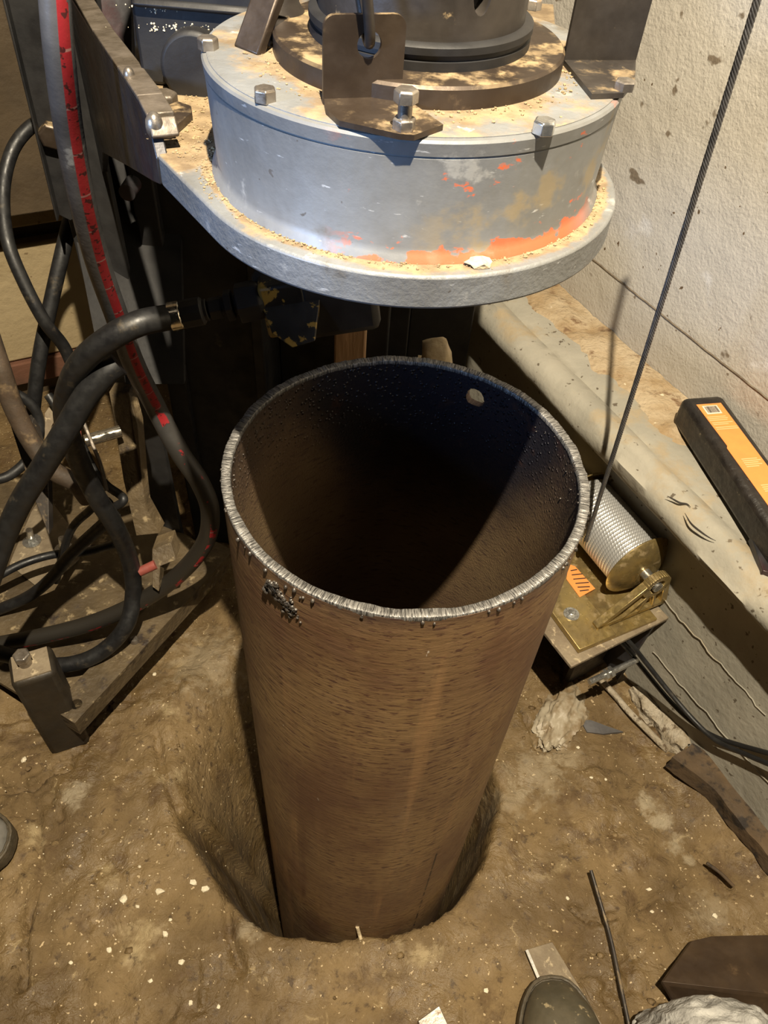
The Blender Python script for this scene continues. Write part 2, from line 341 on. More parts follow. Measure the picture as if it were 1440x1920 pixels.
def loft(bm, rings, closed=False, caps=True, uvs=None):
    """rings: list of lists of points"""
    uvl = bm.loops.layers.uv.verify()
    R = [[bm.verts.new(p) for p in r] for r in rings]; n = len(R[0]); m = len(R)
    for i in range(m if closed else m-1):
        A, Bq = R[i], R[(i+1) % m]
        for j in range(n):
            k = (j+1) % n
            f = bm.faces.new((A[j], A[k], Bq[k], Bq[j])); f.smooth = True
            if uvs:
                v0, v1 = uvs[i], uvs[i+1] if i+1 < len(uvs) else uvs[i]+(uvs[i]-uvs[i-1])
                for l, c in zip(f.loops, ((j/n, v0), ((j+1)/n, v0), ((j+1)/n, v1), (j/n, v1))): l[uvl].uv = c
    if caps and not closed: bm.faces.new(R[0][::-1]); bm.faces.new(R[-1])
    return R

def cyl(bm, p0, p1, r0, r1=None, seg=24, caps=True):
    p0, p1 = Vector(p0), Vector(p1); u, v, d = frame(p1-p0); r1 = r0 if r1 is None else r1
    def ring(p, r): return [p+(u*math.cos(t)+v*math.sin(t))*r for t in [2*math.pi*i/seg for i in range(seg)]]
    loft(bm, [ring(p0, r0), ring(p1, r1)], caps=caps, uvs=[0, (p1-p0).length])

def lathe(bm, c, axis, prof, seg=48):
    """prof = [(radius, distance along axis)]"""
    c = Vector(c); u, v, d = frame(axis)
    loft(bm, [[c+d*h+(u*math.cos(t)+v*math.sin(t))*max(r, 1e-5) for t in [2*math.pi*i/seg for i in range(seg)]] for r, h in prof], caps=True, uvs=[h for r, h in prof])
    bmesh.ops.recalc_face_normals(bm, faces=bm.faces)

def spline(pts, n=10):
    pts = [Vector(p) for p in pts]; P = [pts[0]*2-pts[1]]+pts+[pts[-1]*2-pts[-2]]; out = []
    for i in range(1, len(P)-2):
        for k in range(n):
            t = k/n; a, b, c, d = P[i-1], P[i], P[i+1], P[i+2]
            out.append(.5*((2*b)+(c-a)*t+(2*a-5*b+4*c-d)*t*t+(3*b-a-3*c+d)*t**3))
    out.append(pts[-1]); return out

def tube(bm, pts, r, seg=16, n=10, raw=False, ref=None):
    """r a number or a function of 0..1; parallel-transported frame"""
    P = [Vector(p) for p in pts] if raw else spline(pts, n)
    L = [0.]
    for a, b in zip(P, P[1:]): L.append(L[-1]+(b-a).length)
    T = [(P[min(i+1, len(P)-1)]-P[max(i-1, 0)]).normalized() for i in range(len(P))]
    u = frame(T[0])[0]
    if ref is not None: u = (Vector(ref)-T[0]*Vector(ref).dot(T[0])).normalized()
    rings = []
    for i, p in enumerate(P):
        u = (u-T[i]*u.dot(T[i])).normalized(); v = T[i].cross(u)
        rr = r(L[i]/L[-1]) if callable(r) else r
        rings.append([p+(u*math.cos(t)+v*math.sin(t))*rr for t in [2*math.pi*k/seg for k in range(seg)]])
    loft(bm, rings, uvs=L); bmesh.ops.recalc_face_normals(bm, faces=bm.faces)

def hexa(bm, p, axis, af, h, ch=.82, turn=.3):
    """hexagonal head, bevelled on top"""
    p = Vector(p); u, v, d = frame(axis); r = af/1.732
    def ring(k, z, s=6): return [p+d*z+(u*math.cos(t)+v*math.sin(t))*r*k for t in [turn+2*math.pi*i/s for i in range(s)]]
    loft(bm, [ring(1, 0), ring(1, h*.85), ring(ch, h)])
    for f in bm.faces: f.smooth = False
    bmesh.ops.recalc_face_normals(bm, faces=bm.faces)

def rough_up(bm, amp, freq, seed=0):
    from mathutils import noise as N
    for v in bm.verts:
        q = v.co*freq+Vector((seed, seed*1.7, -seed)); v.co = v.co+Vector((N.noise(q), N.noise(q+Vector((31, 0, 0))), N.noise(q+Vector((0, 57, 0)))))*amp

def world_loc(o):
    v = Vector(o.location)
    while o.parent: o = o.parent; v = v+Vector(o.location)
    return v

def obj(name, bm, m, parent=None, bevel=0, label=None, flat=False, angle=38, origin=None):
    me = bpy.data.meshes.new(name)
    if parent: base = world_loc(parent)
    elif origin is not None: base = Vector(origin)
    else:
        cs = [v.co for v in bm.verts]; lo = [min(c[i] for c in cs) for i in range(3)]; hi = [max(c[i] for c in cs) for i in range(3)]
        base = Vector(((lo[0]+hi[0])/2, (lo[1]+hi[1])/2, lo[2]))
    for v in bm.verts: v.co = v.co-base
    if not flat:
        for f in bm.faces: f.smooth = True
    bm.to_mesh(me); bm.free()
    if not flat: me.set_sharp_from_angle(angle=math.radians(angle))
    for q in (m if isinstance(m, (list, tuple)) else [m]): me.materials.append(M[q] if isinstance(q, str) else q)
    o = bpy.data.objects.new(name, me); COL.objects.link(o)
    if parent: o.parent = parent
    else: o.location = base
    if bevel:
        b = o.modifiers.new('bevel', 'BEVEL'); b.width = bevel; b.segments = 2; b.limit_method = 'ANGLE'; b.angle_limit = .6
    if label: o['label'] = label
    return o

def tag(o, label, cat, group=None, kind=None):
    if label: o['label'] = label
    if cat: o['category'] = cat
    if group: o['group'] = group
    if kind: o['kind'] = kind
    return o
def thing(name, loc, label, cat, group=None):
    o = bpy.data.objects.new(name, None); COL.objects.link(o); o.location = loc; o.empty_display_size = .05
    return tag(o, label, cat, group)
def struct(name, bm, m, label=None, **k):
    o = obj(name, bm, m, origin=(0, 0, 0), **k); o['kind'] = 'structure'
    if label: o['label'] = label
    return o
def boolean(o, cutters):
    """cut the bmesh-built cutters out of o, keeping only the result"""
    cs = []
    for bm in cutters:
        me = bpy.data.meshes.new('cut'); bmesh.ops.recalc_face_normals(bm, faces=bm.faces); bm.to_mesh(me); bm.free()
        c = bpy.data.objects.new('cut', me); COL.objects.link(c); cs.append(c)
        b = o.modifiers.new('cut', 'BOOLEAN'); b.object = c; b.operation = 'DIFFERENCE'; b.solver = 'EXACT'
    bpy.context.view_layer.update()
    dg = bpy.context.evaluated_depsgraph_get(); me = bpy.data.meshes.new_from_object(o.evaluated_get(dg))
    me.name = o.name
    o.modifiers.clear(); o.data = me
    me.set_sharp_from_angle(angle=math.radians(38))
    for c in cs: bpy.data.objects.remove(c)

# ------------------------------------------------------------------ setting: walls
WU = Vector((-.493, .870, 0)).normalized()     # along the right wall, away from the camera
WN = Vector((-.870, -.493, 0)).normalized()    # from the wall into the room
def W(s, d, z): return WU*s+WN*d+Vector((0, 0, z))
D_FACE, D_WALL, D_NOSE, LZ = -.585, -.715, -.520, -.352
WALL = W(0, D_WALL, 0)
S0, S1 = -1.2, 2.3

def noise2(x, y, seed):
    def h(i, j): return np.modf(np.abs(np.sin(i*127.1+j*311.7+seed*74.7)*43758.5453))[0]
    xi, yi = np.floor(x), np.floor(y); xf, yf = x-xi, y-yi
    u, v = xf*xf*(3-2*xf), yf*yf*(3-2*yf)
    return (h(xi, yi)*(1-u)+h(xi+1, yi)*u)*(1-v)+(h(xi, yi+1)*(1-u)+h(xi+1, yi+1)*u)*v-.5
def fbm(x, y, f, o, seed, g=.5):
    a = 0; k = 1
    for i in range(o): a = a+noise2(x*f, y*f, seed+i*13)*k; f *= 2.03; k *= g
    return a

bm = nb(); prism(bm, [W(S0, D_WALL, -1), W(S1, D_WALL, -1), W(S1, D_WALL, 1.3), W(S0, D_WALL, 1.3)], -WN*.15)
# mortar joints raked into the blockwork
struct('wall_right', bm, 'wall')
jz = on(1235, 584, WALL, WN).z
bm = nb()
js = on(1129, 500, WALL, WN); je = on(1445, 752, WALL, WN)
pts = [Vector(js).lerp(je, i/40)+WN*.0006+Vector((0, 0, .0016*fbm(np.array(i*.5), np.array(2.), 1, 3, 3))) for i in range(-30, 60)]
tube(bm, pts, lambda t: .0016, 6, raw=True)
M['joint'] = mat('dark_mortar_joint', (.13, .10, .07), (.22, .18, .13), 60, .9, 0, .5)  # dark brown mortar line
struct('trim_1', bm, 'joint')

# footing with a rounded overhanging nose: extruded profile with noise
prof = [(-.83, D_FACE, -1.0), (0, D_FACE, -.80), (0, D_FACE, -.72), (0, D_FACE, -.62), (0, D_FACE, -.55), (0, D_FACE, -.45), (0, D_FACE+.012, -.408)]
for k in range(9):
    a = -math.pi/2+math.pi*k/8*.96; prof.append((0, D_NOSE-.034+.034*math.cos(a), LZ-.024+.032*math.sin(a)))
prof += [(0, D_NOSE-.052, LZ+.003), (0, D_NOSE-.060, LZ-.004), (0, D_NOSE-.072, LZ-.002), (0, D_NOSE-.10, LZ+.001), (0, D_NOSE-.15, LZ-.001), (0, D_WALL-.01, LZ), (0, D_WALL-.01, -1.0)]
bm = nb(); NS = 260; rings = []
for i in range(NS+1):
    s = S0+(S1-S0)*i/NS; r = []
    for j, (_, d, z) in enumerate(prof):
        a = float(fbm(np.array(s), np.array(j*.11), 6, 3, 5)); b = float(fbm(np.array(s), np.array(j*.2), 25, 2, 9))
        q = .010*a+.003*b if 5 < j < 20 else .003*a
        r.append(W(s, d+q, z+(q*.6 if 6 < j < 20 else 0)))
    rings.append(r)
loft(bm, rings); bmesh.ops.recalc_face_normals(bm, faces=bm.faces)
struct('trim_2', bm, 'slab', angle=60)
# form lines on the face
for nm, (a, b) in (('trim_3', ((1241, 1118), (1394, 1292))), ('trim_4', ((1226, 1222), (1440, 1467)))):
    F0 = W(0, D_FACE, 0); p, q = on(a[0], a[1], F0, WN), on(b[0], b[1], F0, WN)
    bm = nb(); n = 50
    pts = [p.lerp(q, i/n*1.25)+WN*.002+Vector((0, 0, .006*float(fbm(np.array(i*.3), np.array(1.), 1, 3, 7)))) for i in range(n+1)]
    tube(bm, pts, .0010, 6, raw=True); struct(nm, bm, 'slab')
for nm, cr in (('trim_8', ((1251, 930), (1262, 936), (1275, 943), (1288, 945), (1295, 951))), ('trim_9', ((1284, 962), (1296, 982), (1315, 998), (1330, 1008), (1342, 1014)))):
    bm = nb(); tube(bm, [at(x, y, LZ+.007) for x, y in cr], lambda t: .0003+.0013*math.sin(math.pi*min(max(t, .02), .98)), 6); struct(nm, bm, 'black_print')
# strip of dried mud lying along the ledge at the foot of the wall
bm = nb(); rings = []
for i in range(141):
    s = -.25+1.50*i/140; e = .105+.035*float(fbm(np.array(s), np.array(0.), 9, 4, 2)); r = []
    if s < .18: e *= .9
    for k in range(9):
        t = k/8; d = D_WALL+.001+e*t
        r.append(W(s, d, LZ-.004+.011*(1-t**4)+.007*float(fbm(np.array(s), np.array(d), 40, 3, 8))))
    r += [W(s, D_WALL+e, LZ-.012), W(s, D_WALL+.001, LZ-.012)]
    rings.append(r)
loft(bm, rings); bmesh.ops.recalc_face_normals(bm, faces=bm.faces)
tag(obj('mud_strip', bm, 'ledge_mud', angle=70), 'strip of dried brown mud on the concrete ledge at the foot of the wall', 'mud', kind='stuff')

# back wall, square to the right one
BP = at(60, 735, GZ); BN = -WU
def bw(px, py): return on(px, py, BP, BN)
def back(u0, u1, z0, z1, th=.1, out=0):
    o = Vector((BP.x, BP.y, 0)); X = Vector((WN.x, WN.y, 0))*-1
    return [o+X*u0+BN*out+Vector((0, 0, z0)), o+X*u1+BN*out+Vector((0, 0, z0)), o+X*u1+BN*out+Vector((0, 0, z1)), o+X*u0+BN*out+Vector((0, 0, z1))]
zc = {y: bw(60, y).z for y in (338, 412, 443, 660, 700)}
bm = nb(); prism(bm, back(-2.5, 2.2, -1.05, 1.6), -BN*.1); struct('wall_back', bm, 'shade_brown')  # its dark colour also gives the shade in the gap between the blocks
bm = nb(); prism(bm, back(-2.5, 2.0, zc[660]+.003, zc[443], out=.03), -BN*.04); prism(bm, back(-2.5, 2.0, zc[412], zc[338], out=.03), -BN*.04)
struct('trim_5', bm, 'block', bevel=.006)
bm = nb(); prism(bm, back(-2.5, 2.0, zc[700], zc[660], out=.04), -BN*.04); struct('trim_6', bm, 'red_brick', bevel=.004)
bm = nb(); prism(bm, back(-2.5, 2.0, zc[338]+.004, zc[338]+.5, out=.16), -BN*.16); struct('trim_7', bm, 'shade_brown', bevel=.004)  # added board, its dark colour standing in for shade on the upper wall

# ------------------------------------------------------------------ setting: dirt floor with the bored hole
HA = np.radians([-180, -157, -138, -115, -90, -60, -32, 0, 15, 40, 90, 130, 164, 180])
HR = np.array([.31, .262, .236,   .192, .168, .174, .190, .216, .232, .26, .36, .42, .385, .31])
CR = [([(295, 1380), (302, 1440), (325, 1500), (345, 1550), (400, 1625), (425, 1680), (432, 1760), (450, 1810)], .012, .004),
      ([(0, 1480), (60, 1478), (85, 1455), (130, 1438)], .012, .006), ([(70, 1660), (48, 1710), (40, 1850)], .008, .008),
      ([(1070, 1700), (1110, 1735), (1200, 1700), (1300, 1640)], .005, .004), ([(1200, 1520), (1250, 1560), (1310, 1600), (1375, 1660)], .006, .005),
      ([(980, 1330), (1010, 1400), (1060, 1410)], .006, .006)]
def ground(x, y):
    rg = np.abs(fbm(x+.2*noise2(x*4, y*4, 31), y, 11, 4, 30))
    h = .016*fbm(x, y, 3.0, 3, 1)-.010*np.exp(-(rg/.05)**2)*(noise2(x*5, y*5, 33) > .12)+.013*fbm(x+.3*noise2(x*3, y*3, 8), y, 9, 4, 4, .55)+.0065*fbm(x, y, 42, 4, 6, .6)
    dx, dy = x, y; r = np.hypot(dx, dy); a = np.arctan2(dy, dx)
    h = h*(.35+.65*np.clip((r-.16)/.35, 0, 1))
    ro = np.interp(a, HA, HR)+.016*fbm(a*2, r*3, 1.6, 3, 12)*np.clip((np.interp(a, HA, HR)-.165)/.06, .12, 1)
    t = np.clip((ro-r)/(ro-.150), 0, 1)
    steep = 1.0+1.1*np.exp(-((a-2.75)/.45)**2)
    h = h-.62*(t**steep)*(1+.10*fbm(a*5, r*0+1, 1.2, 2, 14))-.010*np.exp(-((r-ro)/.02)**2)*(r > ro)*0
    h = h+.010*np.exp(-((r-ro-.02)/.025)**2)*(.6+fbm(a*4, r*0+3, 1, 2, 15))
    h = h+t*(1-t)*.05*fbm(a*7, r*2, 1.5, 3, 16)
    for pts, w_, d_ in CR:
        P = [at(px, py, GZ) for px, py in pts]
        dist = np.full(np.shape(x), 9.)
        for p, q in zip(P, P[1:]):
            ex, ey = q.x-p.x, q.y-p.y; L2 = ex*ex+ey*ey
            s = np.clip(((x-p.x)*ex+(y-p.y)*ey)/L2, 0, 1)
            dist = np.minimum(dist, np.hypot(x-p.x-s*ex, y-p.y-s*ey))
        dist = dist+.006*fbm(x, y, 40, 2, 20)
        h = h-d_*3.6*np.exp(-(np.maximum(dist, 0)/(w_*.5))**2)
    # the bank of dirt against the footing
    dw = x*WN.x+y*WN.y-D_FACE
    h = h+.05*np.clip(1-dw/.13, 0, 1)**2*(.6+fbm(x, y, 8, 2, 17))
    return h
def axis_coords(lo, a, b, hi, fine, coarse):
    return np.concatenate([np.arange(lo, a, coarse), np.arange(a, b, fine), np.arange(b, hi, coarse)])
xs = axis_coords(-1.7, -.80, .85, 1.6, .0055, .03); ys = axis_coords(-1.1, -.46, .66, 2.3, .0055, .03)
X, Y = np.meshgrid(xs, ys); Z = ground(X, Y)+GZ
me = bpy.data.meshes.new('floor'); ny, nx = X.shape
V = np.stack([X.ravel(), Y.ravel(), Z.ravel()], 1)
idx = np.arange(nx*ny).reshape(ny, nx)
Fq = np.stack([idx[:-1, :-1].ravel(), idx[:-1, 1:].ravel(), idx[1:, 1:].ravel(), idx[1:, :-1].ravel()], 1)
me.vertices.add(len(V)); me.vertices.foreach_set('co', V.ravel())
me.loops.add(Fq.size); me.loops.foreach_set('vertex_index', Fq.ravel().astype(np.int32))
me.polygons.add(len(Fq)); me.polygons.foreach_set('loop_start', np.arange(0, Fq.size, 4, dtype=np.int32))
me.update(calc_edges=True); me.validate(); me.shade_smooth(); me.materials.append(M['dirt'])
fo = bpy.data.objects.new('floor', me); COL.objects.link(fo); fo['kind'] = 'structure'
def gh(x, y): return GZ+float(ground(np.array([float(x)]), np.array([float(y)]))[0])
def gp(px, py, dz=0):
    p = at(px, py, GZ)
    for _ in range(4): p = at(px, py, gh(p.x, p.y)+dz)
    return p

# ------------------------------------------------------------------ the steel pipe
PR, PI_ = .160, .1520
pipe = thing('steel_pipe', (0, 0, -1.45), 'large rusty open-topped steel pipe standing in the bored dirt hole', 'pipe')
SEG = 256
def rimz(a): return .0018*float(fbm(np.array(a*9), np.array(0.), 1, 4, 3))
def pipe_shell(rad, name, m, zb):
    bm = nb(); zs = [-.0015, -.012, -.03, -.06, -.1, -.2, -.35, -.55, -.8, -1.1, zb]; uvl = bm.loops.layers.uv.verify()
    R_ = [[bm.verts.new((rad*math.cos(2*math.pi*i/SEG), rad*math.sin(2*math.pi*i/SEG), z)) for i in range(SEG)] for z in zs]
    for k in range(len(zs)-1):
        for i in range(SEG):
            j = (i+1) % SEG; f = bm.faces.new((R_[k][i], R_[k+1][i], R_[k+1][j], R_[k][j]))
            for l, c in zip(f.loops, ((i, zs[k]), (i, zs[k+1]), (i+1, zs[k+1]), (i+1, zs[k]))): l[uvl].uv = (c[0]/SEG*2*math.pi*.16, c[1])
    return bm
# one solid wall: outer shell, inner shell, closed at both ends
bm = nb(); uvl = bm.loops.layers.uv.verify()
zs = [-.0022, -.012, -.03, -.06, -.1, -.2, -.35, -.55, -.8, -1.1, -1.449]
loop = [(PR, z, 0) for z in zs]+[(PI_, z, 1) for z in zs[::-1]]
RR = [[bm.verts.new((r*math.cos(2*math.pi*i/SEG), r*math.sin(2*math.pi*i/SEG), z)) for i in range(SEG)] for r, z, _ in loop]
for k in range(len(loop)):
    k2 = (k+1) % len(loop); mi = 1 if (loop[k][2] and loop[k2][2]) else 0
    for i in range(SEG):
        j = (i+1) % SEG; f = bm.faces.new((RR[k][i], RR[k2][i], RR[k2][j], RR[k][j])); f.material_index = mi
        for l, (c, z) in zip(f.loops, ((i, loop[k][1]), (i, loop[k2][1]), (i+1, loop[k2][1]), (i+1, loop[k][1]))): l[uvl].uv = (c/SEG*2*math.pi*.16, z)
bmesh.ops.recalc_face_normals(bm, faces=bm.faces)
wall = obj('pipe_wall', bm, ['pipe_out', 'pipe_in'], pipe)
# burnt lifting hole through the far wall
def on_cyl(px, py, rad, far):
    d = ray(px, py); a = d.x**2+d.y**2; b = 2*(CAM.x*d.x+CAM.y*d.y); c = CAM.x**2+CAM.y**2-rad*rad
    D = math.sqrt(max(b*b-4*a*c, 0)); return CAM+d*((-b+(D if far else -D))/(2*a))
hp = on_cyl(891, 746, PI_, True); hn = Vector((hp.x, hp.y, 0)).normalized()
bm = nb(); cyl(bm, hp-hn*.02, hp+hn*.03, .0105, seg=14); rough_up(bm, .003, 90); boolean(wall, [bm])
# cut edge
bm = nb(); uvl = bm.loops.layers.uv.verify(); S = 900; prof = [(PR-.0001, -.0045), (PR+.0002, .0004), (PR-.0006, .0010), (PR-.004, .0010), (PI_+.0006, .0009), (PI_-.0002, .0003), (PI_-.0004, -.0034)]
rg = []
for i in range(S):
    a = 2*math.pi*i/S; st = float(fbm(np.array(a*110), np.array(1.), 1, 3, 21)); w_ = float(fbm(np.array(a*7), np.array(1.), 1, 3, 5)); ring = []
    for k, (r, z) in enumerate(prof):
        ring.append(((r+st*.0003+w_*.0005*(1 if k < 3 else -1))*math.cos(a), (r+st*.0003+w_*.0005*(1 if k < 3 else -1))*math.sin(a), z+st*.0007+w_*.0016))
    rg.append([bm.verts.new(p) for p in ring])
for i in range(S):
    j = (i+1) % S
    for k in range(len(prof)-1):
        f = bm.faces.new((rg[i][k], rg[j][k], rg[j][k+1], rg[i][k+1]))
        for l, (c, q) in zip(f.loops, ((i, k), (i+1, k), (i+1, k+1), (i, k+1))): l[uvl].uv = (c/S*1.005, q*.002)
bmesh.ops.recalc_face_normals(bm, faces=bm.faces)
obj('cut_rim', bm, 'rim', pipe, label='bright torch-cut rim', angle=80)
random.seed(4)
# slag beads under the rim and the burnt patch on the front left
def blob(bm, c, r, sub=1, sq=(1, 1, 1), jit=.25):
    m4 = Matrix.Translation(Vector(c)) @ Matrix.Diagonal((r*sq[0], r*sq[1], r*sq[2], 1))
    g = bmesh.ops.create_icosphere(bm, subdivisions=sub, radius=1, matrix=m4)
    for v in g['verts']: v.co += (v.co-Vector(c))*random.uniform(-jit, jit)
bm = nb()
for i in range(34):
    a = random.uniform(-math.pi, 0.2); r = PR+.0005
    if random.random() < .4: a = random.choice([-1.35, -.55, -2.4, -1.7, -.9])+random.gauss(0, .07)
    blob(bm, (r*math.cos(a), r*math.sin(a), -.004-abs(random.gauss(0, .0022))), random.uniform(.0009, .0022), sq=(1, 1, 1.3))
for i in range(110):
    a = random.uniform(0, 2*math.pi); r = PI_-.0005
    blob(bm, (r*math.cos(a), r*math.sin(a), -.004-abs(random.gauss(0, .02))), random.uniform(.0005, .0012))
M['slag'] = mat('slag', (.045, .04, .038), (.16, .14, .12), 90, .35, .6, .4, 300, .0005)
obj('slag_beads', bm, 'slag', pipe, angle=80)['kind'] = 'stuff'
bm = nb()
for i in range(130):
    t = random.random(); px = 506+t*48+random.gauss(0, 5); py = 1096+t*55+random.gauss(0, 6)
    p = on_cyl(px, py, PR, False); n = Vector((p.x, p.y, 0)).normalized()
    blob(bm, p+n*.0004, random.uniform(.0010, .0034)*(1-.4*t), sq=(1.1, 1.1, .9))
obj('burn_slag', bm, 'slag', pipe, label='blackened slag patch around a burn mark', angle=80)
bm = nb(); p = on_cyl(512, 1100, PR, False); n = Vector((p.x, p.y, 0)).normalized(); cyl(bm, p-n*.006, p+n*.0028, .0065, .005, 14); rough_up(bm, .002, 200)
obj('burn_crater', bm, 'black_steel', pipe)

# ------------------------------------------------------------------ the rotary head hanging over the pipe
HC = Vector((-.022, .038, 0)); ZF0, ZF1, ZL = .2236, .2446, .3126
head = thing('rotary_drill_head', (HC.x, HC.y, ZF0), 'round grey metal drill head with orange paint splashes above the pipe', 'drill head')
bm = nb(); pts = []
c1 = at(297, 292, ZF1); c2 = at(257, 165, ZF1)
# teardrop plate: round front, straight left edge back to the mast
a0 = None
dv = Vector((c1.x-HC.x, c1.y-HC.y)); L = dv.length; base = math.atan2(dv.y, dv.x); FR = .1415
at_ = base+math.acos(FR/L)                      # tangent point on the near side
pts = []
n = 72; a_end = math.radians(35)
if at_ < 0: at_ += 2*math.pi
for i in range(n+1):
    a = at_+(a_end+2*math.pi-at_)*i/n
    pts.append(Vector((HC.x+FR*math.cos(a), HC.y+FR*math.sin(a), ZF0)))
pts += [Vector((.115, .46, ZF0)), Vector((c2.x-.10, .46, ZF0)), Vector((c2.x, c2.y, ZF0)), Vector((c1.x, c1.y, ZF0))]
prism(bm, pts, (0, 0, ZF1-ZF0)); obj('flange_plate', bm, 'flange', head, bevel=.0018)
bm = nb(); lathe(bm, (HC.x, HC.y, 0), (0, 0, 1), [(.1290, ZF1-.001), (.1285, ZF1+.001), (.1262, ZF1+.004), (.1248, ZF1+.008), (.1272, ZL-.0105), (.1272, ZL-.0100), (.1266, ZL-.0096), (.1266, ZL-.0090), (.1276, ZL-.0086), (.1282, ZL-.0020), (.1272, ZL-.0006), (.1250, ZL-.0002)], 160)
obj('drum', bm, 'drum', head)
bm = nb(); lathe(bm, (HC.x, HC.y, 0), (0, 0, 1), [(.1252, ZL-.002), (.1250, ZL+.0003), (.1243, ZL+.0006), (.10, ZL+.0006), (.001, ZL+.0006)], 120); obj('lid', bm, 'lid', head)
SCn = Vector((-.020, .034, 0))
bm = nb(); lathe(bm, SCn, (0, 0, 1), [(.087, ZL), (.087, ZL+.0105), (.0855, ZL+.012), (.058, ZL+.012)], 120); obj('bearing_ring', bm, 'brown_steel', head)
bm = nb(); lathe(bm, SCn, (0, 0, 1), [(.0655, ZL+.010), (.0655, ZL+.0165), (.0640, ZL+.017), (.0640, ZL+.0195), (.0660, ZL+.020), (.0660, ZL+.0235), (.0640, ZL+.025), (.058, ZL+.025)], 96); obj('collar', bm, 'black_steel', head)
bm = nb(); seg = 96; u = nb(); u.free()
lathe(bm, SCn, (0, 0, 1), [(.0605, ZL+.022), (.0605, ZL+.150), (.050, ZL+.151), (.050, ZL+.024)], 96)
sp = obj('spindle', bm, 'dark_steel', head)
d = ray(905, 2); a = d.x**2+d.y**2; ox, oy = CAM.x-SCn.x, CAM.y-SCn.y; b = 2*(ox*d.x+oy*d.y); c = ox*ox+oy*oy-.0605**2
sl = CAM+d*((-b-math.sqrt(max(b*b-4*a*c, 0)))/(2*a)); sn = (sl-Vector((SCn.x, SCn.y, sl.z))).normalized()
bm = nb(); tt = Vector((0, 0, 1)).cross(sn)
prism(bm, [sl-sn*.012+tt*(.0058*math.cos(t))+Vector((0, 0, .011*math.sin(t)+.004)) for t in [2*math.pi*i/20 for i in range(20)]], sn*.03)
bmesh.ops.recalc_face_normals(bm, faces=bm.faces)
boolean(sp, [bm])
for i, (px, py, z) in enumerate(((390, 82, 0), (497, 178, 0), (1020, 238, 0), (1000, 8, 0))):
    p = at(px, py, ZL+.003); p.z = ZL
    bm = nb(); hexa(bm, p, (0, 0, 1), .0108, .0068, .84, .3+i*.5)
    obj('bolt', bm, 'zinc_bolt' if i == 2 else 'bolt', head, bevel=.0004)
# front L bracket
def bracket(pl, pr, h, foot, holes, th=.0028, lean=0.):
    pl = Vector(pl); pr = Vector(pr); pr.z = pl.z; X = (pr-pl).normalized(); wd = (pr-pl).length; Z_ = Vector((0, 0, 1)); Yb = Z_.cross(X)
    Zl = (Z_+Yb*lean).normalized()
    r = .006; o = []
    o += [pl, pr]
    for k in range(7): t = k/6*math.pi/2; o.append(pl+X*(wd-r+r*math.cos(t))+Zl*(h-r+r*math.sin(t)))
    for k in range(7): t = math.pi/2+k/6*math.pi/2; o.append(pl+X*(r+r*math.cos(t))+Zl*(h-r+r*math.sin(t)))
    bm = nb(); prism(bm, o, Yb*th)
    prism(bm, [Vector((p.x, p.y, pl.z)) for p in foot], (0, 0, th))
    return bm, X, Yb, Zl
zl = ZL+.0008
PL, PRr = at(606, 196, zl), at(752, 191, zl)
bm, BX, BY, BZ = bracket(PL, PRr, .041, [at(606, 196, zl)+Vector((0, .002, 0)), at(611, 214, zl), at(636, 237, zl), at(748, 262, zl), at(776, 264, zl), at(830, 244, zl), at(752, 192, zl)+Vector((0, .002, 0))], 1)
br = obj('bracket', bm, 'brown_steel', head, bevel=.0007)
hc = PL+BX*((PRr-PL).length*.56)+BZ*.0275
bm = nb(); cyl(bm, hc-BY*.01, hc+BY*.012, .0064, seg=28)
# apply the bevel after the cut
br.modifiers.clear(); boolean(br, [bm])
# bolt with nut and sleeve on the bracket foot
p = at(757, 240, zl+.003); p.z = zl+.0026
bm = nb(); hexa(bm, p, (0, 0, 1), .0105, .0055, .86, .2); cyl(bm, p+Vector((0, 0, .005)), p+Vector((0, 0, .012)), .0036, seg=16); hexa(bm, p+Vector((0, 0, .0125)), (0, 0, 1), .0108, .0062, .84, .5)
obj('bolt', bm, 'bolt', head, bevel=.0003, label='tall bolt with two stacked nuts')
# right bracket
PL2, PR2 = at(1056, 122, zl), at(1190, 122, zl)
bm, X2, Y2, Z2 = bracket(PL2, PR2, .062, [at(1056, 122, zl), at(1108, 186, zl), at(1168, 184, zl), at(1188, 160, zl), at(1190, 122, zl)], 2)
br2 = obj('bracket', bm, 'dark_steel', head)
cs = []
for fx in (.30, .78):
    hc2 = PL2+X2*((PR2-PL2).length*fx)+Z2*.047
    bm = nb(); cyl(bm, hc2-Y2*.01, hc2+Y2*.012, .0072, seg=24); cs.append(bm)
boolean(br2, cs)
bm = nb(); p = at(1170, 166, zl+.003); hexa(bm, Vector((p.x, p.y, zl+.0026)), (0, 0, 1), .0105, .005, .86); obj('bolt', bm, 'bolt', head)
# left strap and the boss behind it
s0, s1 = at(437, 86, zl), at(482, 104, zl); t0, t1 = dp(478, -30, .44), dp(530, -30, .44)
bm = nb(); e = (s1-s0).cross(t0-s0).normalized()*.006
if e.y < 0: e = -e
prism(bm, [s0, s1, t1, t0], e); obj('strap', bm, 'brown_steel', head, bevel=.0012)
p = at(500, 78, zl); bm = nb(); lathe(bm, Vector((p.x+.004, p.y+.022, zl)), (0, 0, 1), [(.017, 0), (.017, .010), (.013, .016), (.013, .03), (.001, .031)], 32); obj('boss', bm, 'dark_steel', head)
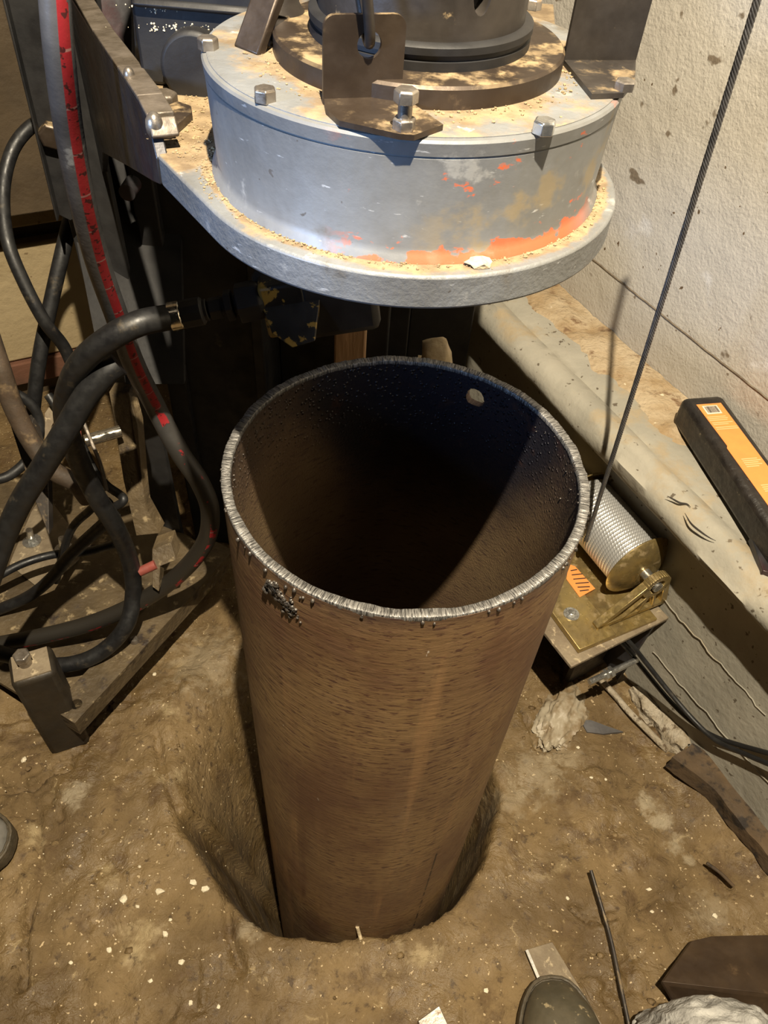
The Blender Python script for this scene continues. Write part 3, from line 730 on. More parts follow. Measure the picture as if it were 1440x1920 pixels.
# black gear case behind the drum, left
bm = nb(); g0 = at(262, 168, ZF1); box(bm, (g0.x+.052, g0.y+.085, .40), (.105, .15, .31)); cyl(bm, (g0.x+.045, g0.y+.012, .262), (g0.x+.045, g0.y-.004, .262), .026, seg=32)
for z in (.300, .325, .350): box(bm, (g0.x+.052, g0.y+.008, z), (.10, .006, .006))
obj('gear_case', bm, 'black_steel', head, bevel=.004)
# big hex nut and lock tab on the plate
p = at(308, 200, ZF1); bm = nb(); hexa(bm, Vector((p.x, p.y, ZF1)), (0, 0, 1), .0185, .010, .84, .1); obj('plate_nut', bm, 'edge_steel', head, bevel=.0006)
bm = nb(); prism(bm, [at(x, y, ZF1) for x, y in ((288, 262), (296, 222), (335, 205), (360, 214), (362, 226), (322, 262))], (0, 0, .006)); obj('lock_tab', bm, 'brown_steel', head, bevel=.0008)
# mud crumbs on the head
random.seed(9); bm = nb()
for i in range(2600):
    k = random.random()
    if k < .45:
        x, y = random.uniform(275, 400), random.uniform(165, 420)
        p = at(x, y, ZF1); rr = math.hypot(p.x-HC.x, p.y-HC.y)
        if rr < .128 or p.x < c1.x-.02 or (rr > .139 and p.y < .03+(p.x-c1.x)*-.9): continue
        z = ZF1
    elif k < .78:
        a = random.uniform(math.radians(175), math.radians(375)); r = .1262+abs(random.gauss(0, .0035)); p = Vector((HC.x+r*math.cos(a), HC.y+r*math.sin(a), 0)); z = ZF1
        if r > .139: continue
    else:
        a = random.uniform(0, 2*math.pi); r = .0875+abs(random.gauss(0, .009)); p = Vector((SCn.x+r*math.cos(a), SCn.y+r*math.sin(a), 0)); z = ZL+.0006
        if math.hypot(p.x-HC.x, p.y-HC.y) > .12: continue
    s = random.choice([.0003, .0003, .0004, .0005, .0007, .0010]); blob(bm, (p.x, p.y, z+s*.5), s, sq=(1, 1, .7), jit=.3)
tag(obj('mud_crumbs', bm, 'crumb', flat=True), 'loose yellowish crumbs of drilled mud scattered on the drill head', 'mud', kind='stuff')
bm = nb()
for i in range(110):
    p = on(random.gauss(315, 40), random.choice([14, 16, 50, 52])+random.gauss(0, 4), (g0.x, g0.y+.010, 0), (0, 1, 0)); blob(bm, p, random.choice([.0003, .0005, .0008]))
tag(obj('dust_specks', bm, 'white_chip', flat=True), 'white specks stuck to the oily black gear case', 'dust', kind='stuff')
p = at(897, 497, ZF1); bm = nb(); blob(bm, (p.x, p.y, ZF1+.002), .006, 2, (1.2, .8, .45), .3)
tag(obj('mud_lump', bm, 'stone', flat=True), 'small pale yellow lump of mud on the front rim of the drill head', 'mud')

# shackle hung in the front bracket
bm = nb(); e0 = hc+BY*.0014; ring = []
ax = (BY*.6+BX*.1).normalized(); up = Vector((0, 0, 1))
half = .030
for i in range(40):
    t = 2*math.pi*i/40; zz = -half*math.cos(t); yy = .0085*math.sin(t)
    ring.append(e0+up*(zz+half+.0005)+BY*yy+BX*(-.0055)*(zz+half)/half)
ring.append(ring[0]); tube(bm, ring, .0028, 12, raw=True)
tag(obj('chain_link', bm, 'dark_steel'), 'steel link hooked through the hole of the front bracket', 'chain link')

# ------------------------------------------------------------------ drill mast and gusset, left
mast = thing('drill_mast', (-.40, .62, GZ), 'tall dark steel mast column of the drill rig left of the pipe', 'mast')
bm = nb(); prism(bm, [(-.515, .56, GZ), (-.43, .53, GZ), (-.43, .545, GZ), (-.515, .575, GZ)], (0, 0, 2.1)); obj('mast_flange', bm, 'mast_grey', mast, bevel=.002)
bm = nb(); box(bm, (-.40, .70, GZ+1.05), (.035, .26, 2.1)); box(bm, (-.32, .60, GZ+1.05), (.14, .03, 2.1)); box(bm, (-.25, .70, GZ+1.05), (.02, .26, 2.1)); box(bm, (-.12, .74, GZ+.62), (.24, .06, 1.24)); obj('mast_column', bm, 'black_steel', mast, bevel=.003)
bm = nb(); box(bm, (-.06, .66, .0), (.05, .10, 1.6)); box(bm, (.06, .80, -.2), (.12, .05, 1.2)); obj('guide_rail', bm, 'black_steel', mast, bevel=.003)
# column at far left, in front
sp_ = [(4, -30), (60, 220), (108, 402), (132, 414), (160, 400), (150, 200), (90, -30)]
o_ = dp(60, 200, .98); n_ = Vector((.25, -1, 0)).normalized()
bm = nb(); prism(bm, [on(x, y, o_, n_) for x, y in sp_], -n_*.012); prism(bm, [on(x, y, o_, n_)+n_*.0 for x, y in ((4, -30), (108, 402), (112, 402), (9, -30))], n_*.02)
obj('side_plate', bm, 'black_steel', mast, bevel=.001)
bm = nb(); hexa(bm, on(98, 250, o_, n_), n_, .030, .015); obj('side_bolt', bm, 'brown_steel', mast, bevel=.001)
bm = nb(); prism(bm, [dp(x, y, 1.15) for x, y in ((136, 415), (160, 415), (215, 660), (180, 640))], (0, .02, 0)); obj('stay', bm, 'black_steel', mast)
bm = nb(); prism(bm, [dp(x, y, 1.16) for x, y in ((172, 120), (330, 120), (345, 720), (236, 720))], (0, .012, 0)); obj('gap_shade_sheet', bm, 'black_steel', mast)  # added black sheet standing in for the unlit gap behind the gusset
# gusset
g0 = at(296, 300, ZF1); gd = Vector((-.22, .45, 0)).normalized(); gn = Vector((-gd.y, gd.x, 0))
if gn.dot(CAM-g0) < 0: gn = -gn
gpts = [(293, 298), (299, 346), (286, 340), (240, 312), (192, 286), (190, 440), (150, 415), (82, -40), (118, -40), (135, 0), (175, 65), (222, 135), (258, 190), (276, 225)]
gw = [on(x, y, g0, gn) for x, y in gpts]
bm = nb(); prism(bm, gw, -gn*.008); obj('gusset_plate', bm, 'grey_steel', mast, bevel=.001)
bm = nb(); e = [on(x, y, g0, gn) for x, y in ((128, -20), (175, 65), (222, 135), (258, 190), (276, 225), (285, 262))]
for a, b in zip(e, e[1:]):
    cxn = (b-a).cross(gn).normalized()
    if cxn.z < 0: cxn = -cxn
    prism(bm, [a, b, b-gn*.018, a-gn*.018], cxn*.004)
obj('gusset_edge', bm, 'edge_steel', mast, bevel=.001, label='worn brown steel edge strip')
for (x, y, r) in ((232, 143, .0042), (279, 238, .0062)):
    bm = nb(); c_ = on(x, y, g0, gn)-gn*.004; blob(bm, c_, r, 3, (1, 1, 1.5), .02); obj('weld_bead', bm, 'bolt', mast)
# flat bar beside the gusset, in front of the gear case
bm = nb(); a, b = dp(190, -20, .86), dp(192, 60, .88); c_, d_ = dp(245, 128, .80), dp(247, -20, .78)
prism(bm, [dp(186, -20, .80), dp(196, 80, .80), dp(224, 132, .80), dp(248, 128, .80), dp(246, -20, .80)], (0, .012, 0)); obj('stop_bar', bm, 'grey_steel', mast, bevel=.001)
bm = nb(); p = dp(238, 362, 1.02); cyl(bm, p, p+Vector((0, .03, 0)), .011, seg=24); obj('mast_bolt', bm, 'grey_steel', mast)

# ------------------------------------------------------------------ hydraulic motor block and fittings under the head
mot = thing('hydraulic_motor', dp(540, 590, .86)-Vector((0, 0, .05)), 'dark hydraulic block with chipped yellow paint under the drill head', 'motor')
mc = dp(535, 580, .86); hx = (dp(600, 570, .86)-dp(500, 585, .86)).normalized(); hz = Vector((0, 0, 1)); hy = hz.cross(hx).normalized(); hz = hx.cross(hy)
bm = nb(); box(bm, mc+hy*.02, (.050, .05, .066), (hx, hy, hz)); obj('block', bm, 'yellow_paint', mot, bevel=.004)
bm = nb(); prism(bm, [dp(x, y, .85) for x, y in ((470, 520), (478, 505), (540, 540), (600, 560), (590, 640), (548, 652), (510, 625))], (0, .01, -.004)); obj('flange_tab', bm, 'yellow_paint', mot, bevel=.001)
bm = nb(); box(bm, mc+hx*.06+hy*.03, (.09, .07, .09), (hx, hy, hz)); obj('housing', bm, 'black_steel', mot, bevel=.01)

# hoses -------------------------------------------------------------
def hose(name, pts, r, m, label, seg=18, ref=None, n=10, group=None):
    bm = nb(); tube(bm, [dp(*p) for p in pts], r, seg, n, ref=ref)
    return tag(obj(name, bm, m, angle=80), label, 'hose', group)
DA = .84
big = thing('hydraulic_hose', dp(93, 1247, 1.47), 'thick black hose curving down from the hydraulic block, with crimped steel fitting', 'hose')
A = [(322, 594, .86), (262, 606, .84), (208, 633, .84), (160, 672, .86), (132, 720, .90), (122, 780, .96), (142, 850, 1.03), (180, 930, 1.10), (215, 985, 1.16), (243, 1050, 1.25), (250, 1110, 1.30), (238, 1170, 1.31), (200, 1215, 1.32), (150, 1241, 1.32), (90, 1247, 1.32), (30, 1232, 1.32), (-40, 1215, 1.32)]
bm = nb(); tube(bm, [dp(*p) for p in A], lambda t: .0142 if t < .3 else .0142-.001*(t-.3), 20); obj('hose_body', bm, 'rubber', big, angle=80)
fa = dp(322, 594, .86); fb_ = dp(492, 560, .86); fd = (fb_-fa); 
def fp(t): return fa+fd*t
bm = nb(); lathe(bm, fp(-.02), fd, [(.0150, 0), (.0162, .001), (.0162, .013), (.0150, .0145), (.0150, .002)], 32); obj('crimp_ring', bm, 'chrome', big, label='bare metal crimp ring')
bm = nb(); lathe(bm, fp(.06), fd, [(.0150, 0), (.0158, .003), (.0158, .028), (.0140, .030), (.0125, .031), (.0125, .034), (.0115, .035)], 12); obj('crimp_sleeve', bm, 'black_steel', big, angle=20)
bm = nb(); hexa(bm, fp(.42), fd, .022, .016); cyl(bm, fp(.55), fp(.62), .011); obj('coupling', bm, 'black_steel', big, bevel=.001)
bm = nb(); hexa(bm, fp(.60), fd, .031, .009); obj('lock_nut', bm, 'black_steel', big, bevel=.001)
bm = nb(); cyl(bm, fp(.68), fp(.75), .012); hexa(bm, fp(.73), fd, .040, .030); obj('swivel_nut', bm, 'black_steel', big, bevel=.0015)

hose('hydraulic_hose', [(100, -60, .52), (103, 0, .53), (112, 110, .56), (130, 250, .62), (155, 380, .69), (183, 490, .77), (218, 590, .86), (250, 680, .95), (290, 760, 1.06), (335, 845, 1.10), (375, 905, 1.13), (394, 960, 1.16), (383, 1020, 1.22), (330, 1082, 1.28), (262, 1128, 1.32), (180, 1165, 1.34), (90, 1190, 1.35), (-40, 1215, 1.36)],
     lambda t: .0108+.0035*min(t/.45, 1), 'stripe_hose', 'long scuffed hose with a red printed stripe looping past the mast to the floor', 24, ref=CAM-dp(95, -60, .56), n=14)
hose('hydraulic_hose', [(222, 682, .88), (196, 702, .88), (160, 745, .89), (120, 812, .91), (78, 880, .94), (40, 940, .97), (12, 1000, 1.0), (-10, 1060, 1.02), (-40, 1150, 1.05)], .0145, 'rubber', 'thick grey-black hose in front, running down to the left edge')
hose('hydraulic_hose', [(90, 225, 1.10), (55, 240, 1.1), (22, 285, 1.1), (6, 360, 1.1), (14, 450, 1.1), (45, 530, 1.12), (85, 605, 1.15), (125, 660, 1.2), (160, 760, 1.25)], .0095, 'rubber', 'thin black hose bowing out against the pale block wall at left')
hose('hydraulic_hose', [(135, 400, 1.18), (118, 470, 1.18), (95, 570, 1.2), (76, 660, 1.22), (65, 740, 1.25), (56, 840, 1.3)], .0115, 'rubber', 'straight black hose crossing in front of the block wall')
hose('hydraulic_hose', [(-30, 600, 1.0), (0, 690, 1.02), (24, 760, 1.05), (60, 830, 1.08), (100, 882, 1.1), (140, 905, 1.12), (165, 935, 1.15)], .0135, 'dirty_rubber', 'mud-caked hose with traces of red stripe at the left edge')
hose('hydraulic_hose', [(215, 965, 1.24), (175, 1000, 1.28), (130, 1042, 1.32), (95, 1085, 1.36), (50, 1120, 1.4), (-20, 1150, 1.42)], .0105, 'rubber', 'short black hose angling across the skid plate above the bolts')
hose('hydraulic_hose', [(-20, 1090, 1.38), (40, 1058, 1.4), (100, 1040, 1.42), (160, 1035, 1.42), (215, 1020, 1.40)], .0075, 'rubber', 'thin black line lying across the lit skid plate')
hose('hydraulic_hose', [(90, 740, 1.22), (150, 830, 1.24), (175, 880, 1.25), (200, 910, 1.24), (232, 935, 1.22), (212, 950, 1.23), (195, 938, 1.24), (165, 960, 1.28), (130, 1000, 1.34), (105, 1090, 1.42)], .007, 'rubber', 'thin kinked black line hanging beside the pink-edged lever')
hose('hydraulic_hose', [(-30, 905, 1.2), (20, 890, 1.22), (60, 850, 1.24), (75, 800, 1.24), (60, 760, 1.22), (20, 735, 1.2), (-30, 730, 1.2)], .008, 'rubber', 'small dark hose loop tight against the left picture edge')

# ------------------------------------------------------------------ skid base of the rig
skid = thing('rig_skid_base', (-.60, .50, GZ), 'dirt-covered steel skid base of the rig on the ground at left', 'base')
zS = GZ+.125
A0, A1 = at(148, 1372, zS-.03), at(440, 1050, zS-.03)
dr = (A1-A0).normalized(); nr = Vector((dr.y, -dr.x, 0)); nr = nr if nr.x > 0 else -nr
bm = nb(); m_ = (A0+A1)/2; box(bm, Vector((m_.x, m_.y, zS-.02))-nr*.026, ((A1-A0).length, .052, .040), (dr, nr, Vector((0, 0, 1))))
sb = obj('side_channel', bm, 'deck', skid, bevel=.003)
cut = nb(); pc = at(142, 1318, zS+.004); cyl(cut, Vector((pc.x, pc.y, zS-.03)), Vector((pc.x, pc.y, zS+.03)), .0095)
sb.modifiers.clear(); boolean(sb, [cut])
p = at(252, 1200, zS+.004); bm = nb(); lathe(bm, Vector((p.x, p.y, zS+.0)), (0, 0, 1), [(.008, 0), (.008, .006), (.006, .009), (.001, .0095)], 20); obj('round_bolt', bm, 'bolt', skid)
bm = nb(); q0, q1 = A0-nr*.045, A1-nr*.045
prism(bm, [Vector((q0.x, q0.y, zS-.05)), Vector((q1.x, q1.y, zS-.05)), Vector((q1.x-.40, q1.y+.22, zS-.05)), Vector((q0.x-.62, q0.y+.30, zS-.05))], (0, 0, .012)); bmesh.ops.subdivide_edges(bm, edges=bm.edges[:], cuts=12, use_grid_fill=True); rough_up(bm, .004, 30)
dk = obj('deck_plate', bm, 'deck', skid, angle=60)
for (x, y, k) in ((60, 1005, .9), (120, 1020, 1)):
    p = at(x, y+10, zS-.032); bm = nb(); lathe(bm, p, (0, 0, 1), [(.018, 0), (.018, .002), (.001, .002)], 24); hexa(bm, p+Vector((0, 0, .002)), (.1, 0, 1), .016, .012); cyl(bm, p+Vector((0, 0, .01)), p+Vector((.004, .0, .035)), .0065)
    obj('stud', bm, 'zinc_bolt', skid)
bm = nb(); prism(bm, [at(x, y, zS-.037) for x, y in ((18, 1060), (60, 960), (85, 925), (140, 1000), (150, 1050), (80, 1110))], (0, 0, .004)); obj('bolt_pad', bm, 'dusty_plate', skid, bevel=.001, label='pale bolted pad')
# upright lever with a hole, pin, and pink-edged disc
bm = nb(); prism(bm, [dp(x, y, d) for x, y, d in ((204, 735, 1.20), (240, 735, 1.20), (258, 800, 1.21), (266, 900, 1.23), (272, 950, 1.25), (300, 1000, 1.28), (255, 1005, 1.28), (232, 900, 1.23), (216, 800, 1.21))], (.004, .02, .004)); obj('upright_arm', bm, 'deck', skid, bevel=.001)
bm = nb(); cyl(bm, dp(160, 827, 1.17), dp(226, 808, 1.19), .0095); obj('pin', bm, 'chrome', skid, label='bright bare steel pin')
def strip(pts, w_, dep, m, nm, th=.006):
    bm = nb(); P = [dp(x, y, dep) for x, y in pts]
    tube(bm, P, w_, 6, 6); return obj(nm, bm, m, skid)
strip([(146, 790), (150, 830), (160, 868), (180, 908)], .0035, 1.17, 'pink', 'pink_edge_lever')
strip([(156, 790), (172, 830), (188, 870), (200, 920)], .0030, 1.16, 'edge_steel', 'link_rod')
bm = nb(); prism(bm, [dp(x, y, 1.24) for x, y in ((84, 775), (104, 748), (112, 770), (96, 800), (96, 850), (84, 850))], (0, .01, 0)); obj('tab', bm, 'dusty_plate', skid, label='pale tab with a pink edge')
bm = nb(); prism(bm, [dp(x, y, 1.22) for x, y in ((20, 800), (60, 790), (90, 900), (92, 1005), (62, 930))], (.0, .02, 0)); obj('side_lever', bm, 'dark_steel', skid, bevel=.001)
bm = nb(); prism(bm, [dp(x, y, 1.27) for x, y in ((285, 1030), (320, 1018), (330, 1050), (300, 1062), (298, 1110), (285, 1100))], (.0, .03, 0)); obj('clip', bm, 'deck', skid, bevel=.001)
bm = nb(); cyl(bm, dp(262, 1072, 1.27), dp(292, 1058, 1.27), .008); obj('pin_stub', bm, 'pink', skid)
# jack foot
jack = thing('jack_leg', at(118, 1400, GZ), 'dark square tube jack leg with a hex bolt in its muddy top', 'jack leg')
jc = at(118, 1400, GZ); ztop = -.600
jb = Vector((jc.x+.004, jc.y+.020, 0)); yaw = math.radians(28); JX = Vector((math.cos(yaw), math.sin(yaw), 0)); JY = Vector((-JX.y, JX.x, 0))
bm = nb(); box(bm, Vector((jb.x, jb.y, (GZ+ztop)/2)), (.066, .058, ztop-GZ), (JX, JY, Vector((0, 0, 1)))); obj('tube', bm, 'jack', jack, bevel=.009)
bm = nb(); box(bm, Vector((jb.x, jb.y, ztop+.0005)), (.054, .046, .003), (JX, JY, Vector((0, 0, 1)))); rough_up(bm, .001, 60); obj('mud_cap', bm, 'dusty_plate', jack)
bm = nb(); cyl(bm, (jb.x-.008, jb.y, ztop), (jb.x-.008, jb.y, ztop+.018), .010); hexa(bm, (jb.x-.008, jb.y, ztop+.016), (0, 0, 1), .023, .012); obj('jack_bolt', bm, 'bolt', jack, bevel=.0008)

# ------------------------------------------------------------------ winch stand, winch, wire rope
zP = -.605
P0, P1, P2 = at(1020, 1175, zP), at(1072, 1250, zP), at(1255, 1158, zP)
wx = (P2-P1); wl = wx.length; wx.normalize(); wy = Vector((-wx.y, wx.x, 0)); wy = wy if wy.y > 0 else -wy
stand = thing('winch_stand', Vector((P1.x, P1.y, GZ)), 'flat dusty steel plate stand holding the winch beside the footing', 'stand')
bm = nb(); prism(bm, [P1, P1+wx*wl, P1+wx*wl+wy*.34, P1+wy*.34], (0, 0, -.008)); obj('top_plate', bm, 'dusty_plate', stand, bevel=.0015)
bm = nb(); g = P1+wx*wl*.93+wy*.01
prism(bm, [g+Vector((0, 0, -.009)), g+wy*.20+Vector((0, 0, -.009)), g+wy*.20+Vector((0, 0, -.20)), g+wy*.0+wx*-.02+Vector((0, 0, -.20))], wx*.008); obj('gusset', bm, 'grey_steel', stand, bevel=.001)
bm = nb(); prism(bm, [P1+wx*wl*.5+wy*.06+Vector((0, 0, -.009)), P1+wx*wl*.92+wy*.06+Vector((0, 0, -.009)), P1+wx*wl*.92+wy*.06+Vector((0, 0, -.23)), P1+wx*wl*.5+wy*.06+Vector((0, 0, -.23))], wy*.01); obj('web', bm, 'grey_plastic', stand)
bm = nb(); sa, sb_ = at(1105, 1279, -.68), at(1152, 1257, -.68); cyl(bm, sa, sb_, .0055); d = (sb_-sa).normalized(); hexa(bm, sa+d*.032, d, .017, .006); hexa(bm, sa+d*.042, d, .019, .008); cyl(bm, sb_, sb_+d*.05, .0055); obj('stud', bm, 'zinc_bolt', stand)

zB = zP+.001
b0, b1 = at(1037, 1150, zB+.012), at(1087, 1218, zB+.012)
bd = (b0-b1).normalized(); bx_ = Vector((bd.y, -bd.x, 0)); bx_ = bx_ if bx_.x > 0 else -bx_
bwid = .165
winch = thing('winch', Vector((b1.x, b1.y, zB)), 'small yellow zinc-plated winch with galvanised wire rope wound on its drum', 'winch')
bm = nb(); bb1 = Vector((b1.x, b1.y, zB)); prism(bm, [bb1, bb1+bx_*bwid, bb1+bx_*bwid+bd*.30, bb1+bd*.30], (0, 0, .006)); prism(bm, [bb1+Vector((0, 0, .006)), bb1+bx_*.075+Vector((0, 0, .006)), bb1+bx_*.075+bd*.30+Vector((0, 0, .006)), bb1+bd*.30+Vector((0, 0, .006))], (0, 0, .006)); obj('base_frame', bm, 'brass', winch, bevel=.001)
p = at(1071, 1152, zB+.012); bm = nb(); lathe(bm, p, (0, 0, 1), [(.0135, 0), (.0135, .002), (.001, .002)], 28); hexa(bm, p+Vector((0, 0, .002)), (0, 0, 1), .012, .006); obj('mounting_bolt', bm, 'zinc_bolt', winch)
# spool
za = zB+.078
e1 = at(1206, 1070, za); axd = bd
SL = .190; e0_ = e1+axd*SL
RF, RC = .065, .050
fl = []
for nm, c0, s in (('spool_flange', e1, 1), ('spool_flange', e0_, -1)):
    bm = nb(); lathe(bm, c0, axd*s, [(.010, -.003), (.028, -.006), (RF*.8, .004), (RF-.001, .011), (RF, .013), (RF-.001, .0145), (RF*.8, .007), (.02, .001)], 64); obj(nm, bm, 'brass', winch, angle=50)
bm = nb(); cyl(bm, e1-axd*.035, e0_+axd*.03, .009); cyl(bm, e1-axd*.0, e0_, .036, seg=40); obj('spool_core', bm, 'brass', winch)
bm = nb(); pts = []; u, v, d = frame(axd); turns = 25; rr = .0040
for layer in range(1):
    for i in range(turns*36+1):
        t = i/36; a = 2*math.pi*t; h = .014+(SL-.028)*t/turns
        pts.append(e1+axd*h+(u*math.cos(a)+v*math.sin(a))*RC)
tube(bm, pts, rr*1.0, 10, raw=True); obj('rope_coil', bm, 'coil', winch, angle=80)
# bearing bracket at the near end: ring + slanted leg + webs
bx0 = e1-axd*.024
def bp(x, z): return Vector((bx0.x, bx0.y, 0))+bx_*x+Vector((0, 0, z))
bm = nb(); th = axd*-.014
ro, ri = .027, .015
ring = [bp(ro*math.cos(t), za+ro*math.sin(t)) for t in [2*math.pi*i/32 for i in range(33)]]; rin = [bp(ri*math.cos(t), za+ri*math.sin(t)) for t in [2*math.pi*i/32 for i in range(33)]]
for i in range(32): prism(bm, [ring[i], ring[i+1], rin[i+1], rin[i]], th)
def bar(a, b, w_):
    dd = (b-a).normalized(); nn = dd.cross(axd).normalized()*w_/2; prism(bm, [a-nn, b-nn, b+nn, a+nn], th)
zb0 = zB+.012
bar(bp(-.021, za+.006), bp(-.100, zb0+.002), .012); bar(bp(.021, za), bp(.040, zb0), .012); bar(bp(-.102, zb0+.003), bp(.044, zb0+.003), .010)
bar(bp(-.008, za-.020), bp(-.052, zb0), .005); bar(bp(-.008, za-.020), bp(-.018, zb0), .005); bar(bp(.004, za-.020), bp(.016, zb0), .005)
obj('bearing_bracket', bm, 'brass', winch, bevel=.0008)
bm = nb(); pp = bp(0, za); cyl(bm, pp-axd*.016, pp+axd*.02, .0095); hexa(bm, pp-axd*.010, -axd, .016, .006); obj('axle', bm, 'zinc_bolt', winch)
bm = nb(); f0 = e0_+axd*.026; prism(bm, [Vector((f0.x, f0.y, 0))+bx_*x+Vector((0, 0, z)) for x, z in ((-.085, zb0), (.04, zb0), (.028, za+.02), (0, za+.034), (-.026, za+.02))], axd*.008); obj('far_bracket', bm, 'brass', winch, bevel=.001)
bm = nb(); f1 = Vector((f0.x, f0.y, za))+axd*.012; cyl(bm, f1, f1+axd*.03, .022); cyl(bm, f1+axd*.03, f1+axd*.05, .012); obj('brake_hub', bm, 'brass', winch)
lz = zB+.0125
bm = nb(); lp = [at(x, y, lz) for x, y in ((1066, 1058), (1078, 1062), (1116, 1104), (1087, 1120), (1062, 1086))]; prism(bm, lp, (0, 0, .0006)); lb = obj('warning_label', bm, 'orange_label', winch, label='torn orange sticker with black print')
bm = nb()
for (x0, y0, x1, y1) in ((1070, 1070, 1082, 1068), (1072, 1078, 1092, 1076), (1075, 1086, 1098, 1084), (1079, 1094, 1104, 1092), (1083, 1101, 1106, 1100), (1087, 1108, 1104, 1106)):
    a, b = at(x0, y0, lz+.0008), at(x1, y1, lz+.0008); nn = (b-a).cross(Vector((0, 0, 1))).normalized()*.0011; prism(bm, [a-nn, b-nn, b+nn, a+nn], (0, 0, .0002))
obj('print_lines', bm, 'black_print', lb)

# wire rope, six strands
WA = at(1099, 1014, za+.02); WB = dp(1420, 0, .665); WB = WA+(WB-WA)*1.12
L = (WB-WA).length; u, v, d = frame(WB-WA); bm = nb()
for s in range(6):
    n = int(L/.0017); pts = []
    for i in range(n+1):
        h = L*i/n; a = 2*math.pi*(h/.026+s/6); pts.append(WA+d*h+(u*math.cos(a)+v*math.sin(a))*.0023)
    tube(bm, pts, .0014, 6, raw=True)
tag(obj('wire_rope', bm, 'wire', angle=80), 'taut twisted steel wire rope rising from the winch in front of the wall', 'wire rope')

# ------------------------------------------------------------------ electrode box on the ledge
EH = .052; ez = LZ+.006
ea, eb = at(1258, 790, ez), at(1397, 1007, ez); ed = (eb-ea).normalized(); er = Vector((-ed.y, ed.x, 0)); er = er if er.x > 0 else -er
EW, EL = .072, .34
ec = ea+ed*EL/2+er*EW/2
ebox = thing('electrode_box', Vector((ec.x, ec.y, ez)), 'long black box with an orange label lying on the muddy ledge', 'box')
tilt = Matrix.Rotation(math.radians(0), 3, ed)
bm = nb(); box(bm, Vector((ec.x, ec.y, ez+EH/2)), (EL, EW, EH), (ed, er, ed.cross(er))); o = obj('case', bm, 'black_box', ebox, bevel=.009)
def ep(u_, v_, dz=0): return Vector((ea.x, ea.y, ez+EH+dz))+ed*u_+er*v_
bm = nb(); prism(bm, [ep(.022, .015, .0002), ep(.022, .058, .0002), ep(.31, .062, .0002), ep(.31, .020, .0002), ep(.125, .016, .0002), ep(.12, .019, .0002)], (0, 0, .0006)); lab = obj('box_label', bm, 'orange_label', ebox, label='orange paper label')
bm = nb(); prism(bm, [ep(.027, .022, .001), ep(.027, .048, .001), ep(.047, .048, .001), ep(.047, .022, .001)], (0, 0, .0002)); bc = obj('barcode_patch', bm, 'white_print', lab)
bm = nb(); random.seed(2); x = .025
while x < .0455:
    w_ = random.choice([.0004, .0007, .001]); prism(bm, [ep(.029, x, .0013), ep(.029, x+w_, .0013), ep(.044, x+w_, .0013), ep(.044, x, .0013)], (0, 0, .0001)); x += w_+random.choice([.0004, .0007])
obj('barcode_bars', bm, 'black_print', lab)
for grp in (((.053, .018, .050), (.057, .018, .052), (.061, .018, .049), (.067, .020, .055), (.071, .020, .046), (.078, .020, .057), (.082, .020, .057)),
            ((.150, .026, .052), (.154, .026, .056), (.158, .026, .050), (.162, .026, .054), (.166, .026, .047)), ((.205, .028, .056), (.209, .028, .056), (.213, .028, .054), (.217, .028, .056))):
    bm = nb()
    for u_, a_, b_ in grp: prism(bm, [ep(u_, a_, .001), ep(u_, b_, .001), ep(u_+.0018, b_, .001), ep(u_+.0018, a_, .001)], (0, 0, .0002))
    obj('fine_print', bm, 'pale_orange_print', lab)
bm = nb(); a_ = at(1412, 1040, LZ+.006); prism(bm, [at(x, y, LZ+.004) for x, y in ((1402, 1015), (1440, 985), (1475, 1060), (1440, 1085), (1424, 1080))], (0, 0, .012)); tag(obj('putty_knife', bm, 'grey_steel', bevel=.001), 'flat grey metal scrap at the near end of the black box', 'metal scrap')

# ------------------------------------------------------------------ clutter by the footing
FACE = W(0, D_FACE, 0)
def gtube(name, pts, r, m, label, cat, n=8, seg=12):
    bm = nb(); tube(bm, [on(x, y, FACE+WN*z, WN) if z > 0 else at(x, y, z) for x, y, z in pts], r, seg, n); return tag(obj(name, bm, m, angle=80), label, cat)
gtube('cable', [(1150, 1190, .10), (1172, 1212, .075), (1204, 1252, .05), (1254, 1312, .025), (1300, 1356, .015), (1340, 1381, .012), (1390, 1398, .012), (1440, 1412, .014), (1500, 1430, .02)], .0042, 'rubber', 'upper of the two black cables running out from under the winch stand', 'cable')
gtube('cable', [(1158, 1184, .105), (1182, 1206, .085), (1214, 1246, .06), (1262, 1306, .036), (1308, 1358, .025), (1345, 1390, .022), (1395, 1413, .022), (1440, 1432, .024), (1500, 1455, .03)], .0042, 'rubber', 'lower of the two black cables running out from under the winch stand', 'cable')
from mathutils import noise as MN
def chunk(name, outline, z, h, m, label, cat, rough=.004, freq=40, slope=None, group=None):
    """irregular slab following an outline of picture points, subdivided and roughened"""
    bm = nb(); P = [gp(x, y) if z is None else at(x, y, z+h) for x, y in outline]; zm = sum(p.z for p in P)/len(P) if z is None else z
    pts = [Vector((p.x, p.y, (p.z if z is None else z)-.004)) for p in P]; prism(bm, pts, (0, 0, h+.004))
    bmesh.ops.triangulate(bm, faces=[f for f in bm.faces if len(f.verts) > 4]); bmesh.ops.subdivide_edges(bm, edges=bm.edges[:], cuts=3, use_grid_fill=True)
    rough_up(bm, rough, freq, 3); rough_up(bm, rough*.4, freq*4, 8)
    return tag(obj(name, bm, m, angle=50), label, cat, group)
chunk('rotten_board', [(1180, 1300), (1196, 1293), (1240, 1330), (1262, 1370), (1290, 1398), (1278, 1412), (1255, 1408), (1222, 1362), (1195, 1330)], None, .022, 'flaky', 'flaky pale rotten board along the foot of the concrete footing', 'board', .008, 50)
